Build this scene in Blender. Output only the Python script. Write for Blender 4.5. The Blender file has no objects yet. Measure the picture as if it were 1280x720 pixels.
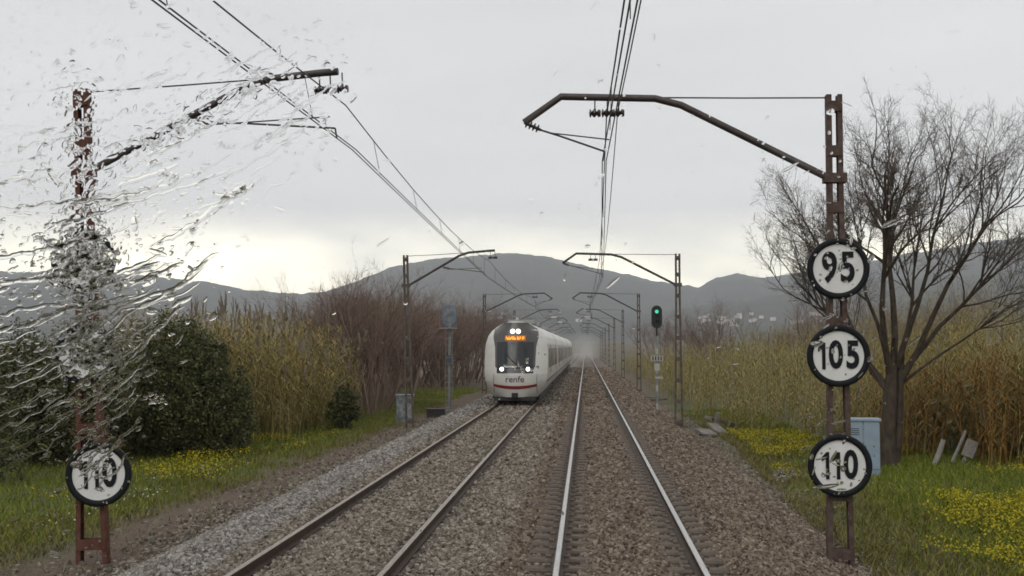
import bpy, bmesh, math, random
import numpy as np
from mathutils import Vector, Matrix, noise as mnoise

# ------------------------------------------------------------------ camera, sky, sun, exposure
sc = bpy.context.scene
C = sc.collection
R_ = math.radians
F_PX = 1400.0                                   # focal length in pixels of a 1280 wide frame
CAM = Vector((-0.515, 0.0, 2.6))
YAW, PITCH = R_(3.7545), R_(3.0257)

cam_d = bpy.data.cameras.new('camera')
cam_d.sensor_width = 36.0
cam_d.lens = 36.0 * F_PX / 1280.0
cam_d.clip_start = 0.05
cam_d.clip_end = 30000.0
cam = bpy.data.objects.new('camera', cam_d)
C.objects.link(cam)
cam.location = CAM
cam.rotation_euler = (math.pi / 2 + PITCH, 0, YAW)
sc.camera = cam

w = bpy.data.worlds.new('World')
sc.world = w
w.use_nodes = True
SUN_EL, SUN_AZ = R_(48), R_(-165)                # azimuth from +Y towards +X


def build_world():
    nt = w.node_tree
    nt.nodes.clear()
    N = nt.nodes.new
    L = nt.links.new
    out = N('ShaderNodeOutputWorld')
    bg = N('ShaderNodeBackground')
    L(bg.outputs[0], out.inputs[0])
    bg.inputs[1].default_value = 1.0
    tc = N('ShaderNodeTexCoord')
    sep = N('ShaderNodeSeparateXYZ')
    L(tc.outputs['Generated'], sep.inputs[0])
    # bright band of thinner cloud low over the hills, all the way round
    band = N('ShaderNodeMapRange')
    band.interpolation_type = 'SMOOTHSTEP'
    L(sep.outputs['Z'], band.inputs['Value'])
    band.inputs['From Min'].default_value = 0.128
    band.inputs['From Max'].default_value = 0.048
    # ragged by broad noise
    mp = N('ShaderNodeMapping')
    L(tc.outputs['Generated'], mp.inputs[0])
    mp.inputs['Scale'].default_value = (3.2, 3.2, 7.0)
    mp.inputs['Location'].default_value = (0.55, 0.0, 0.3)
    nz = N('ShaderNodeTexNoise')
    nz.inputs['Scale'].default_value = 1.6
    nz.inputs['Detail'].default_value = 3.0
    L(mp.outputs[0], nz.inputs['Vector'])
    nr = N('ShaderNodeMapRange')
    L(nz.outputs['Fac'], nr.inputs['Value'])
    nr.inputs['From Min'].default_value = 0.36
    nr.inputs['From Max'].default_value = 0.62
    nr.inputs['To Min'].default_value = 0.35
    nr.inputs['To Max'].default_value = 1.0
    mu = N('ShaderNodeMath')
    mu.operation = 'MULTIPLY'
    L(band.outputs[0], mu.inputs[0])
    L(nr.outputs[0], mu.inputs[1])
    # grey cloud deck with faint mottling
    mp2 = N('ShaderNodeMapping')
    L(tc.outputs['Generated'], mp2.inputs[0])
    mp2.inputs['Scale'].default_value = (2.0, 2.0, 9.0)
    n2 = N('ShaderNodeTexNoise')
    n2.inputs['Scale'].default_value = 1.3
    n2.inputs['Detail'].default_value = 4.0
    L(mp2.outputs[0], n2.inputs['Vector'])
    cr = N('ShaderNodeValToRGB')
    L(n2.outputs['Fac'], cr.inputs[0])
    cr.color_ramp.elements[0].position = 0.30
    cr.color_ramp.elements[0].color = (0.80, 0.792, 0.792, 1)
    cr.color_ramp.elements[1].position = 0.72
    cr.color_ramp.elements[1].color = (0.89, 0.883, 0.88, 1)
    mx = N('ShaderNodeMix')
    mx.data_type = 'RGBA'
    L(mu.outputs[0], mx.inputs['Factor'])
    L(cr.outputs[0], mx.inputs['A'])
    mx.inputs['B'].default_value = (3.0, 2.75, 2.1, 1)
    # a little of the clear sky above comes through
    sky = N('ShaderNodeTexSky')
    sky.sky_type = 'NISHITA'
    sky.sun_disc = False
    sky.sun_elevation = SUN_EL
    sky.sun_rotation = SUN_AZ
    sm = N('ShaderNodeMix')
    sm.data_type = 'RGBA'
    sm.blend_type = 'MULTIPLY'
    sm.inputs['Factor'].default_value = 1.0
    L(sky.outputs[0], sm.inputs['A'])
    sm.inputs['B'].default_value = (0.1, 0.1, 0.1, 1)
    m2 = N('ShaderNodeMix')
    m2.data_type = 'RGBA'
    m2.inputs['Factor'].default_value = 0.06
    L(mx.outputs['Result'], m2.inputs['A'])
    L(sm.outputs['Result'], m2.inputs['B'])
    L(m2.outputs['Result'], bg.inputs[0])


build_world()
sun_d = bpy.data.lights.new('sun', 'SUN')
sun_d.energy = 0.9
sun_d.angle = R_(35)
sun_d.color = (1.0, 0.97, 0.92)
sun = bpy.data.objects.new('sun', sun_d)
C.objects.link(sun)
sdir = Vector((math.sin(SUN_AZ) * math.cos(SUN_EL), math.cos(SUN_AZ) * math.cos(SUN_EL), math.sin(SUN_EL)))
sun.rotation_euler = (-sdir).to_track_quat('-Z', 'Y').to_euler()
sun.location = (0, 0, 60)

sc.view_settings.view_transform = 'Standard'
sc.view_settings.look = 'None'
sc.view_settings.exposure = 0.0
sc.view_settings.gamma = 1.0
sc.view_settings.use_curve_mapping = False
sc.render.engine = 'CYCLES'
cy = sc.cycles
cy.use_denoising = True
cy.use_adaptive_sampling = True
cy.adaptive_threshold = 0.02
cy.max_bounces = 8
cy.diffuse_bounces = 3
cy.glossy_bounces = 3
cy.transmission_bounces = 8
cy.transparent_max_bounces = 12
cy.volume_bounces = 1
cy.filter_width = 1.7
cy.caustics_reflective = False
cy.caustics_refractive = False

rng = np.random.default_rng(7)
rnd = random.Random(11)


# ------------------------------------------------------------------ helpers
class MB:
    """collects faces of mixed size into one mesh"""

    def __init__(self):
        self.V, self.Fq, self.Ft, self.n = [], [], [], 0
        self.mq, self.mt = [], []
        self.poly = []

    def add(self, V, F, mi=0):
        V = np.asarray(V, dtype=np.float64).reshape(-1, 3)
        F = np.asarray(F, dtype=np.int64) + self.n
        self.V.append(V)
        self.n += len(V)
        if F.shape[1] == 4:
            self.Fq.append(F)
            self.mq.append(np.full(len(F), mi))
        else:
            self.Ft.append(F)
            self.mt.append(np.full(len(F), mi))
        return self

    def addpoly(self, idx, mi=0, base=0):
        self.poly.append(([i + base for i in idx], mi))

    def box(self, x0, x1, y0, y1, z0, z1, mi=0, M=None):
        V = np.array([(x, y, z) for z in (z0, z1) for y in (y0, y1) for x in (x0, x1)], float)
        if M is not None:
            V = V @ np.array(M.to_3x3()).T + np.array(M.translation)
        return self.add(V, [(0, 2, 3, 1), (4, 5, 7, 6), (0, 1, 5, 4), (2, 6, 7, 3), (0, 4, 6, 2), (1, 3, 7, 5)], mi)

    def tube(self, pts, rad, n=8, cap=True, mi=0):
        pts = np.asarray(pts, float)
        m = len(pts)
        rad = np.full(m, rad) if np.isscalar(rad) else np.asarray(rad, float)
        t = np.gradient(pts, axis=0)
        t /= np.linalg.norm(t, axis=1)[:, None] + 1e-12
        a = np.array((0, 0, 1.0)) if abs(t[0, 2]) < 0.9 else np.array((1.0, 0, 0))
        u = np.cross(t, a)
        u /= np.linalg.norm(u, axis=1)[:, None] + 1e-12
        v = np.cross(t, u)
        an = np.arange(n) * 2 * math.pi / n
        V = pts[:, None] + rad[:, None, None] * (np.cos(an)[None, :, None] * u[:, None] + np.sin(an)[None, :, None] * v[:, None])
        V = V.reshape(-1, 3)
        i = np.arange(m - 1)[:, None] * n
        j = np.arange(n)[None, :]
        k = (j + 1) % n
        F = np.stack([i + j, i + k, i + n + k, i + n + j], -1).reshape(-1, 4)
        b = self.n
        self.add(V, F, mi)
        if cap:
            self.addpoly(list(range(n)), mi, b)
            self.addpoly([(m - 1) * n + q for q in range(n - 1, -1, -1)], mi, b)
        return self

    def disc(self, c, r, thick, n=32, mi=0, axis='y'):
        an = np.arange(n) * 2 * math.pi / n
        x, z = np.cos(an) * r + c[0], np.sin(an) * r + c[2]
        V = np.concatenate([np.stack([x, np.full(n, c[1]), z], 1), np.stack([x, np.full(n, c[1] + thick), z], 1)])
        i = np.arange(n)
        k = (i + 1) % n
        b = self.n
        self.add(V, np.stack([i, i + n, k + n, k], 1), mi)
        self.addpoly(list(range(n)), mi, b)
        self.addpoly([n + q for q in range(n - 1, -1, -1)], mi, b)
        return self

    def mesh(self, name, mats, smooth=False):
        me = bpy.data.meshes.new(name)
        V = np.concatenate(self.V) if self.V else np.zeros((0, 3))
        loops, tot, mi = [], [], []
        for F, m in zip(self.Fq, self.mq):
            loops.append(F.reshape(-1))
            tot.append(np.full(len(F), 4))
            mi.append(m)
        for F, m in zip(self.Ft, self.mt):
            loops.append(F.reshape(-1))
            tot.append(np.full(len(F), 3))
            mi.append(m)
        for p, m in self.poly:
            loops.append(np.array(p))
            tot.append(np.array([len(p)]))
            mi.append(np.array([m]))
        lo, to, mi = np.concatenate(loops), np.concatenate(tot), np.concatenate(mi)
        me.vertices.add(len(V))
        me.vertices.foreach_set('co', V.astype(np.float32).ravel())
        me.loops.add(len(lo))
        me.loops.foreach_set('vertex_index', lo.astype(np.int32))
        me.polygons.add(len(to))
        st = np.concatenate([[0], np.cumsum(to)[:-1]])
        me.polygons.foreach_set('loop_start', st.astype(np.int32))
        me.polygons.foreach_set('loop_total', to.astype(np.int32))
        me.polygons.foreach_set('material_index', mi.astype(np.int32))
        me.polygons.foreach_set('use_smooth', np.full(len(to), smooth, dtype=bool))
        for m in (mats if isinstance(mats, (list, tuple)) else [mats]):
            me.materials.append(m)
        me.update(calc_edges=True)
        me.validate()
        return me

    def build(self, name, mats, parent=None, smooth=False):
        return link(name, self.mesh(name, mats, smooth), parent)


def link(name, me, parent=None):
    o = bpy.data.objects.new(name, me)
    C.objects.link(o)
    if parent is not None:
        o.parent = parent
    return o


def tag(o, label=None, cat=None, group=None, kind=None):
    if label:
        o['label'] = label
    if cat:
        o['category'] = cat
    if group:
        o['group'] = group
    if kind:
        o['kind'] = kind
    return o


def thing(name, label, cat, loc=(0, 0, 0), rz=0.0, group=None):
    o = bpy.data.objects.new(name, None)
    o.empty_display_size = 0.2
    C.objects.link(o)
    o.location = loc
    o.rotation_euler = (0, 0, rz)
    return tag(o, label, cat, group)


def bevel_box(sx, sy, sz, b, seg=2):
    bm = bmesh.new()
    bmesh.ops.create_cube(bm, size=1)
    bmesh.ops.scale(bm, vec=(sx, sy, sz), verts=bm.verts)
    bmesh.ops.bevel(bm, geom=bm.edges[:], offset=b, segments=seg, affect='EDGES', profile=0.7)
    return bm


def bm_obj(name, bm, mat, parent=None, M=None, smooth=False):
    if M is not None:
        bmesh.ops.transform(bm, matrix=M, verts=bm.verts)
    me = bpy.data.meshes.new(name)
    bm.to_mesh(me)
    bm.free()
    me.materials.append(mat)
    if smooth:
        for p in me.polygons:
            p.use_smooth = True
    return link(name, me, parent)


def text_mesh(txt, size, mat, offset=0.0, extrude=0.0):
    cu = bpy.data.curves.new('lettering', 'FONT')
    cu.body = txt
    cu.size = size
    cu.offset = offset
    cu.extrude = extrude
    cu.align_x = 'CENTER'
    cu.align_y = 'CENTER'
    cu.resolution_u = 4
    o = bpy.data.objects.new('lettering', cu)
    C.objects.link(o)
    dg = bpy.context.evaluated_depsgraph_get()
    me = bpy.data.meshes.new_from_object(o.evaluated_get(dg))
    bpy.data.objects.remove(o)
    me.materials.clear()
    me.materials.append(mat)
    return me


# ------------------------------------------------------------------ materials
def mat(name, col, rough=0.7, metal=0.0, var=0.0, scale=4.0, col2=None, bump=0.0, bscale=40.0, island=None, spec=0.5,
        emit=None, estr=0.0, stretch=None, coords='Object'):
    m = bpy.data.materials.new(name)
    m.use_nodes = True
    nt = m.node_tree
    N, L = nt.nodes.new, nt.links.new
    p = nt.nodes['Principled BSDF']
    p.inputs['Base Color'].default_value = (*col, 1)
    p.inputs['Roughness'].default_value = rough
    p.inputs['Metallic'].default_value = metal
    p.inputs['Specular IOR Level'].default_value = spec
    tc = N('ShaderNodeTexCoord')
    vec = tc.outputs[coords]
    if stretch:
        mp = N('ShaderNodeMapping')
        mp.inputs['Scale'].default_value = stretch
        L(vec, mp.inputs[0])
        vec = mp.outputs[0]
    if col2 is not None:
        n = N('ShaderNodeTexNoise')
        n.inputs['Scale'].default_value = scale
        n.inputs['Detail'].default_value = 5
        n.inputs['Roughness'].default_value = 0.65
        L(vec, n.inputs['Vector'])
        r = N('ShaderNodeMapRange')
        r.inputs['From Min'].default_value = 0.5 - 0.5 * (1 - var) * 0.5 - 0.02
        r.inputs['From Max'].default_value = 0.5 + 0.5 * (1 - var) * 0.5 + 0.02
        L(n.outputs['Fac'], r.inputs['Value'])
        mx = N('ShaderNodeMix')
        mx.data_type = 'RGBA'
        L(r.outputs[0], mx.inputs['Factor'])
        mx.inputs['A'].default_value = (*col, 1)
        mx.inputs['B'].default_value = (*col2, 1)
        L(mx.outputs['Result'], p.inputs['Base Color'])
    if island is not None:
        g = N('ShaderNodeNewGeometry')
        cr = N('ShaderNodeValToRGB')
        L(g.outputs['Random Per Island'], cr.inputs[0])
        els = cr.color_ramp.elements
        while len(els) < len(island):
            els.new(0.5)
        for i, c in enumerate(island):
            els[i].position = i / max(1, len(island) - 1)
            els[i].color = (*c, 1)
        L(cr.outputs[0], p.inputs['Base Color'])
    if bump:
        n = N('ShaderNodeTexNoise')
        n.inputs['Scale'].default_value = bscale
        n.inputs['Detail'].default_value = 4
        L(vec, n.inputs['Vector'])
        b = N('ShaderNodeBump')
        b.inputs['Strength'].default_value = bump
        b.inputs['Distance'].default_value = 0.02
        L(n.outputs['Fac'], b.inputs['Height'])
        L(b.outputs[0], p.inputs['Normal'])
    if emit:
        p.inputs['Emission Color'].default_value = (*emit, 1)
        p.inputs['Emission Strength'].default_value = estr
    return m


M = {}
M['rust'] = mat('rusty_steel', (0.055, 0.032, 0.024), 0.75, 0.0, 0.3, 9, (0.125, 0.092, 0.080), 0.4, 60)
M['rust_red'] = mat('red_brown_rusty_steel', (0.085, 0.032, 0.02), 0.75, 0.0, 0.5, 9, (0.12, 0.06, 0.045), 0.4, 60)
M['mast_far'] = mat('weathered_brown_steel', (0.075, 0.055, 0.045), 0.7, 0.0, 0.4, 5, (0.13, 0.115, 0.10), 0.2, 30)
M['dark_metal'] = mat('dark_wet_steel', (0.04, 0.034, 0.034), 0.5, 0.3, 0.5, 8, (0.075, 0.06, 0.055))
M['insulator'] = mat('brown_glazed_insulator', (0.035, 0.025, 0.022), 0.3)
M['wire'] = mat('tarnished_copper_wire', (0.06, 0.055, 0.05), 0.55, 0.4)
M['sign_white'] = mat('white_enamel', (0.72, 0.72, 0.71), 0.35, 0.0, 0.3, 6, (0.62, 0.62, 0.60))
M['sign_black'] = mat('black_enamel', (0.012, 0.013, 0.015), 0.5, spec=0.12)
M['rail_top'] = mat('polished_wet_rail_head', (0.55, 0.54, 0.52), 0.24, 0.9, 0.4, 3, (0.42, 0.40, 0.38), 0.1, 20, stretch=(8, 0.6, 8))
M['rail_side'] = mat('rusty_rail_web', (0.035, 0.022, 0.016), 0.6, 0.0, 0.4, 6, (0.07, 0.045, 0.032), 0.3, 40)
M['rail_dull'] = mat('dull_brown_rail_head', (0.40, 0.35, 0.30), 0.35, 0.75, 0.4, 4, (0.22, 0.16, 0.12), stretch=(8, 0.8, 8))
M['concrete'] = mat('weathered_sleeper_concrete', (0.15, 0.125, 0.105), 0.8, 0.0, 0.4, 7, (0.085, 0.066, 0.052), 0.4, 50, spec=0.2)
M['slab'] = mat('pale_old_concrete', (0.20, 0.185, 0.165), 0.85, 0.0, 0.4, 3, (0.11, 0.10, 0.085), 0.4, 30)
M['cab_blue'] = mat('pale_blue_painted_cabinet', (0.26, 0.33, 0.40), 0.5, 0.0, 0.3, 3, (0.20, 0.26, 0.32))
M['cab_dark'] = mat('dark_cabinet_seam', (0.06, 0.075, 0.09), 0.6)
M['cab_grey'] = mat('streaked_grey_paint', (0.25, 0.27, 0.28), 0.7, 0.0, 0.6, 5, (0.10, 0.115, 0.12))
M['post_grey'] = mat('galvanised_post', (0.27, 0.27, 0.26), 0.55, 0.3, 0.4, 6, (0.19, 0.19, 0.185))
M['head_black'] = mat('black_signal_housing', (0.012, 0.016, 0.017), 0.45)
M['head_blue'] = mat('blue_grey_housing_back', (0.16, 0.21, 0.27), 0.55, 0.0, 0.4, 5, (0.12, 0.155, 0.20))
M['green_lamp'] = mat('lit_green_lens', (0.05, 0.5, 0.3), 0.3, emit=(0.10, 0.85, 0.50), estr=0.75)
M['plate_white'] = mat('white_plate', (0.36, 0.36, 0.34), 0.6)
M['stake'] = mat('weathered_white_stake', (0.33, 0.31, 0.28), 0.8, 0.0, 0.4, 8, (0.2, 0.185, 0.16))
M['train_white'] = mat('cream_white_train_paint', (0.63, 0.62, 0.585), 0.35, 0.0, 0.2, 1.6, (0.52, 0.50, 0.46), stretch=(1, 0.25, 1))
M['train_grey'] = mat('dark_grey_train_front', (0.075, 0.072, 0.068), 0.22)
M['train_glass'] = mat('dark_train_glass', (0.018, 0.02, 0.023), 0.1)
M['train_roof'] = mat('grey_train_roof', (0.30, 0.30, 0.29), 0.6, 0.0, 0.4, 2, (0.22, 0.22, 0.21))
M['train_red'] = mat('dark_red_stripe', (0.23, 0.022, 0.018), 0.4)
M['train_purple'] = mat('purple_grey_lettering', (0.10, 0.075, 0.11), 0.4)
M['under'] = mat('dark_underframe', (0.02, 0.019, 0.018), 0.7)
M['head_lamp'] = mat('lit_headlamp', (0.9, 0.9, 0.9), 0.3, emit=(0.93, 0.97, 1.0), estr=3.2)
M['top_lamp'] = mat('lit_warm_top_lamp', (0.9, 0.85, 0.7), 0.3, emit=(1.0, 0.90, 0.66), estr=3.5)
M['led'] = mat('lit_orange_led', (0.8, 0.3, 0.02), 0.4, emit=(1.0, 0.36, 0.02), estr=1.5)
M['led_back'] = mat('glowing_orange_display_back', (0.2, 0.06, 0.01), 0.4, emit=(1.0, 0.25, 0.01), estr=0.28)
M['bark'] = mat('grey_brown_bark', (0.032, 0.024, 0.018), 0.9, 0.0, 0.4, 7, (0.085, 0.066, 0.050), 0.9, 22, stretch=(1, 1, 0.35))
M['twig'] = mat('pale_grey_brown_twigs', (0.085, 0.068, 0.056), 0.85, 0.0, 0.4, 6, (0.14, 0.115, 0.095))
M['twig_brown'] = mat('reddish_brown_twigs', (0.10, 0.068, 0.056), 0.85, island=[(0.095, 0.062, 0.050), (0.165, 0.115, 0.092), (0.26, 0.19, 0.155)])
M['twig_grey'] = mat('grey_brown_twigs', (0.10, 0.09, 0.085), 0.85, island=[(0.10, 0.085, 0.078), (0.17, 0.145, 0.13), (0.23, 0.205, 0.19)])
M['leaf_dark'] = mat('dark_evergreen_leaves', (0.03, 0.045, 0.02), 0.6, island=[(0.026, 0.036, 0.014), (0.052, 0.064, 0.024), (0.085, 0.092, 0.034), (0.14, 0.118, 0.055)])
M['reed'] = mat('dry_cane', (0.2, 0.16, 0.07), 0.8, island=[(0.155, 0.117, 0.038), (0.26, 0.196, 0.064), (0.34, 0.258, 0.095), (0.165, 0.160, 0.048), (0.45, 0.355, 0.165)])
M['reed_green'] = mat('olive_cane', (0.16, 0.15, 0.06), 0.8, island=[(0.125, 0.105, 0.036), (0.21, 0.174, 0.062), (0.29, 0.230, 0.090), (0.145, 0.150, 0.046), (0.37, 0.295, 0.13)])
M['reed_brown'] = mat('dead_brown_cane', (0.13, 0.075, 0.03), 0.85, island=[(0.16, 0.082, 0.024), (0.25, 0.135, 0.036), (0.31, 0.185, 0.055), (0.19, 0.11, 0.034)])
M['plume'] = mat('tan_plume', (0.19, 0.16, 0.125), 0.9)
M['grass'] = mat('wet_verge_grass', (0.06, 0.09, 0.02), 0.7, island=[(0.072, 0.105, 0.010), (0.120, 0.160, 0.014), (0.18, 0.200, 0.022), (0.25, 0.225, 0.05)])
M['grass_olive'] = mat('olive_brown_verge_grass', (0.12, 0.1, 0.03), 0.8, island=[(0.085, 0.075, 0.020), (0.14, 0.115, 0.032), (0.19, 0.155, 0.05), (0.10, 0.105, 0.02)])
M['grass_pale'] = mat('pale_dry_grass', (0.26, 0.25, 0.16), 0.8, island=[(0.15, 0.145, 0.08), (0.27, 0.26, 0.18)])
M['yellow'] = mat('yellow_petals', (0.36, 0.31, 0.012), 0.7, island=[(0.28, 0.24, 0.01), (0.42, 0.36, 0.015)])
M['white_petal'] = mat('white_petals', (0.5, 0.5, 0.42), 0.7)
M['house'] = mat('whitewashed_far_wall', (0.62, 0.60, 0.57), 0.8)
M['tile'] = mat('far_roof_tile', (0.24, 0.19, 0.165), 0.85)
M['rubber'] = mat('black_rubber_gasket', (0.02, 0.02, 0.02), 0.7)
M['stone_a'] = mat('ballast_stone', (0.2, 0.18, 0.16), 0.75, island=[(0.050, 0.038, 0.029), (0.112, 0.085, 0.064), (0.165, 0.129, 0.098), (0.28, 0.226, 0.178), (0.13, 0.094, 0.067)])
M['stone_b'] = mat('grey_ballast_stone', (0.2, 0.19, 0.18), 0.75, island=[(0.064, 0.053, 0.042), (0.135, 0.114, 0.092), (0.205, 0.176, 0.143), (0.33, 0.292, 0.245), (0.15, 0.119, 0.09)])


M['stone_c'] = mat('pale_grey_ballast_stone', (0.2, 0.19, 0.18), 0.75, spec=0.18, island=[(0.085, 0.075, 0.066), (0.165, 0.150, 0.135), (0.24, 0.220, 0.20), (0.36, 0.335, 0.31), (0.18, 0.158, 0.137)])


def glass_water():
    m = bpy.data.materials.new('rain_water')
    m.use_nodes = True
    nt = m.node_tree
    nt.nodes.clear()
    o = nt.nodes.new('ShaderNodeOutputMaterial')
    g = nt.nodes.new('ShaderNodeBsdfGlass')
    g.inputs['IOR'].default_value = 1.33
    g.inputs['Roughness'].default_value = 0.0
    g.inputs['Color'].default_value = (1, 1, 1, 1)
    nt.links.new(g.outputs[0], o.inputs[0])
    return m


def clear_pane():
    m = bpy.data.materials.new('clear_glass_pane')
    m.use_nodes = True
    nt = m.node_tree
    nt.nodes.clear()
    o = nt.nodes.new('ShaderNodeOutputMaterial')
    g = nt.nodes.new('ShaderNodeBsdfTransparent')
    g.inputs['Color'].default_value = (0.985, 0.99, 0.99, 1)
    nt.links.new(g.outputs[0], o.inputs[0])
    return m


M['water'] = glass_water()
M['pane'] = clear_pane()


for _k in ('rail_side', 'twig', 'twig_brown', 'twig_grey', 'leaf_dark', 'reed', 'reed_green', 'reed_brown', 'plume', 'grass', 'grass_pale', 'yellow', 'bark', 'stone_a', 'stone_b', 'rust', 'rust_red', 'mast_far'):
    M[_k].node_tree.nodes['Principled BSDF'].inputs['Specular IOR Level'].default_value = 0.18


# ------------------------------------------------------------------ ground
def ground_material():
    m = bpy.data.materials.new('verge_soil_and_grass')
    m.use_nodes = True
    nt = m.node_tree
    N, L = nt.nodes.new, nt.links.new
    p = nt.nodes['Principled BSDF']
    p.inputs['Roughness'].default_value = 0.85
    tc = N('ShaderNodeTexCoord')
    sep = N('ShaderNodeSeparateXYZ')
    L(tc.outputs['Object'], sep.inputs[0])
    nz = N('ShaderNodeTexNoise')
    nz.inputs['Scale'].default_value = 0.45
    nz.inputs['Detail'].default_value = 6
    nz.inputs['Roughness'].default_value = 0.7
    L(tc.outputs['Object'], nz.inputs['Vector'])
    # distance from the line's middle, wobbled by noise
    sh = N('ShaderNodeMath')
    sh.operation = 'ADD'
    L(sep.outputs['X'], sh.inputs[0])
    sh.inputs[1].default_value = 2.55
    ab = N('ShaderNodeMath')
    ab.operation = 'ABSOLUTE'
    L(sh.outputs[0], ab.inputs[0])
    ad = N('ShaderNodeMath')
    ad.operation = 'MULTIPLY_ADD'
    L(nz.outputs['Fac'], ad.inputs[0])
    ad.inputs[1].default_value = 2.2
    L(ab.outputs[0], ad.inputs[2])
    mr = N('ShaderNodeMapRange')
    L(ad.outputs[0], mr.inputs['Value'])
    mr.inputs['From Min'].default_value = 7.2
    mr.inputs['From Max'].default_value = 8.6
    n2 = N('ShaderNodeTexNoise')
    n2.inputs['Scale'].default_value = 9
    n2.inputs['Detail'].default_value = 8
    n2.inputs['Roughness'].default_value = 0.75
    L(tc.outputs['Object'], n2.inputs['Vector'])
    soil = N('ShaderNodeValToRGB')
    soil.color_ramp.elements[0].position = 0.33
    soil.color_ramp.elements[0].color = (0.06, 0.038, 0.024, 1)
    soil.color_ramp.elements[1].position = 0.7
    soil.color_ramp.elements[1].color = (0.155, 0.105, 0.070, 1)
    L(n2.outputs['Fac'], soil.inputs[0])
    gr = N('ShaderNodeValToRGB')
    gr.color_ramp.elements[0].position = 0.35
    gr.color_ramp.elements[0].color = (0.035, 0.05, 0.012, 1)
    gr.color_ramp.elements[1].position = 0.7
    gr.color_ramp.elements[1].color = (0.10, 0.115, 0.026, 1)
    L(n2.outputs['Fac'], gr.inputs[0])
    mx = N('ShaderNodeMix')
    mx.data_type = 'RGBA'
    L(mr.outputs[0], mx.inputs['Factor'])
    L(soil.outputs[0], mx.inputs['A'])
    L(gr.outputs[0], mx.inputs['B'])
    # rough brown scrub land further off
    far = N('ShaderNodeMapRange')
    L(ab.outputs[0], far.inputs['Value'])
    far.inputs['From Min'].default_value = 11.0
    far.inputs['From Max'].default_value = 18.0
    fy = N('ShaderNodeMapRange')
    L(sep.outputs['Y'], fy.inputs['Value'])
    fy.inputs['From Min'].default_value = 55.0
    fy.inputs['From Max'].default_value = 95.0
    fm = N('ShaderNodeMath')
    fm.operation = 'MAXIMUM'
    L(far.outputs[0], fm.inputs[0])
    L(fy.outputs[0], fm.inputs[1])
    m2 = N('ShaderNodeMix')
    m2.data_type = 'RGBA'
    L(fm.outputs[0], m2.inputs['Factor'])
    L(mx.outputs['Result'], m2.inputs['A'])
    m2.inputs['B'].default_value = (0.085, 0.066, 0.036, 1)
    L(m2.outputs['Result'], p.inputs['Base Color'])
    b = N('ShaderNodeBump')
    b.inputs['Strength'].default_value = 0.7
    b.inputs['Distance'].default_value = 0.06
    L(n2.outputs['Fac'], b.inputs['Height'])
    L(b.outputs[0], p.inputs['Normal'])
    return m


def ballast_material():
    m = bpy.data.materials.new('crushed_stone_ballast')
    m.use_nodes = True
    nt = m.node_tree
    N, L = nt.nodes.new, nt.links.new
    p = nt.nodes['Principled BSDF']
    p.inputs['Roughness'].default_value = 0.8
    tc = N('ShaderNodeTexCoord')
    sep = N('ShaderNodeSeparateXYZ')
    L(tc.outputs['Object'], sep.inputs[0])
    vo = N('ShaderNodeTexVoronoi')
    vo.inputs['Scale'].default_value = 17
    L(tc.outputs['Object'], vo.inputs['Vector'])
    cb = N('ShaderNodeSeparateColor')
    L(vo.outputs['Color'], cb.inputs[0])
    nz = N('ShaderNodeTexNoise')
    nz.inputs['Scale'].default_value = 0.7
    nz.inputs['Detail'].default_value = 5
    L(tc.outputs['Object'], nz.inputs['Vector'])
    ad = N('ShaderNodeMath')
    ad.operation = 'MULTIPLY_ADD'
    L(nz.outputs['Fac'], ad.inputs[0])
    ad.inputs[1].default_value = 1.6
    L(sep.outputs['X'], ad.inputs[2])
    mr = N('ShaderNodeMapRange')
    L(ad.outputs[0], mr.inputs['Value'])
    mr.inputs['From Min'].default_value = -1.6
    mr.inputs['From Max'].default_value = -0.2
    a = N('ShaderNodeValToRGB')
    a.color_ramp.elements[0].color = (0.06, 0.05, 0.042, 1)
    a.color_ramp.elements[1].color = (0.235, 0.205, 0.172, 1)
    L(cb.outputs[0], a.inputs[0])
    b2 = N('ShaderNodeValToRGB')
    b2.color_ramp.elements[0].color = (0.042, 0.031, 0.024, 1)
    b2.color_ramp.elements[1].color = (0.165, 0.125, 0.096, 1)
    L(cb.outputs[0], b2.inputs[0])
    mx = N('ShaderNodeMix')
    mx.data_type = 'RGBA'
    L(mr.outputs[0], mx.inputs['Factor'])
    L(a.outputs[0], mx.inputs['A'])
    L(b2.outputs[0], mx.inputs['B'])
    L(mx.outputs['Result'], p.inputs['Base Color'])
    b = N('ShaderNodeBump')
    b.inputs['Strength'].default_value = 0.9
    b.inputs['Distance'].default_value = 0.03
    b.invert = True
    L(vo.outputs['Distance'], b.inputs['Height'])
    L(b.outputs[0], p.inputs['Normal'])
    return m


GZ = -0.72                                       # level of the verge
TRACKS = (0.0, -3.74)
WIRE_X = (0.0, -4.32)                           # middle of each overhead line


def fnoise(x, y, s):
    return mnoise.noise(Vector((x * s, y * s, 3.1)))


def ground_z(x, y):
    """verge surface"""
    d = abs(x + 1.9)
    z = GZ + 0.10 * fnoise(x, y, 0.25) + 0.03 * fnoise(x, y, 1.1)
    if x > 9:
        z += 0.10 * min(1.0, (x - 9) / 5)
    if d > 12 and y < 700:
        z += 0.006 * (d - 12) if d < 60 else 0.29
    r = math.hypot(x, y)
    if r > 500:
        z += (r - 500) * 0.012
    if r > 1500:
        z -= (r - 1500) * 0.012
    return z


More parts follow.
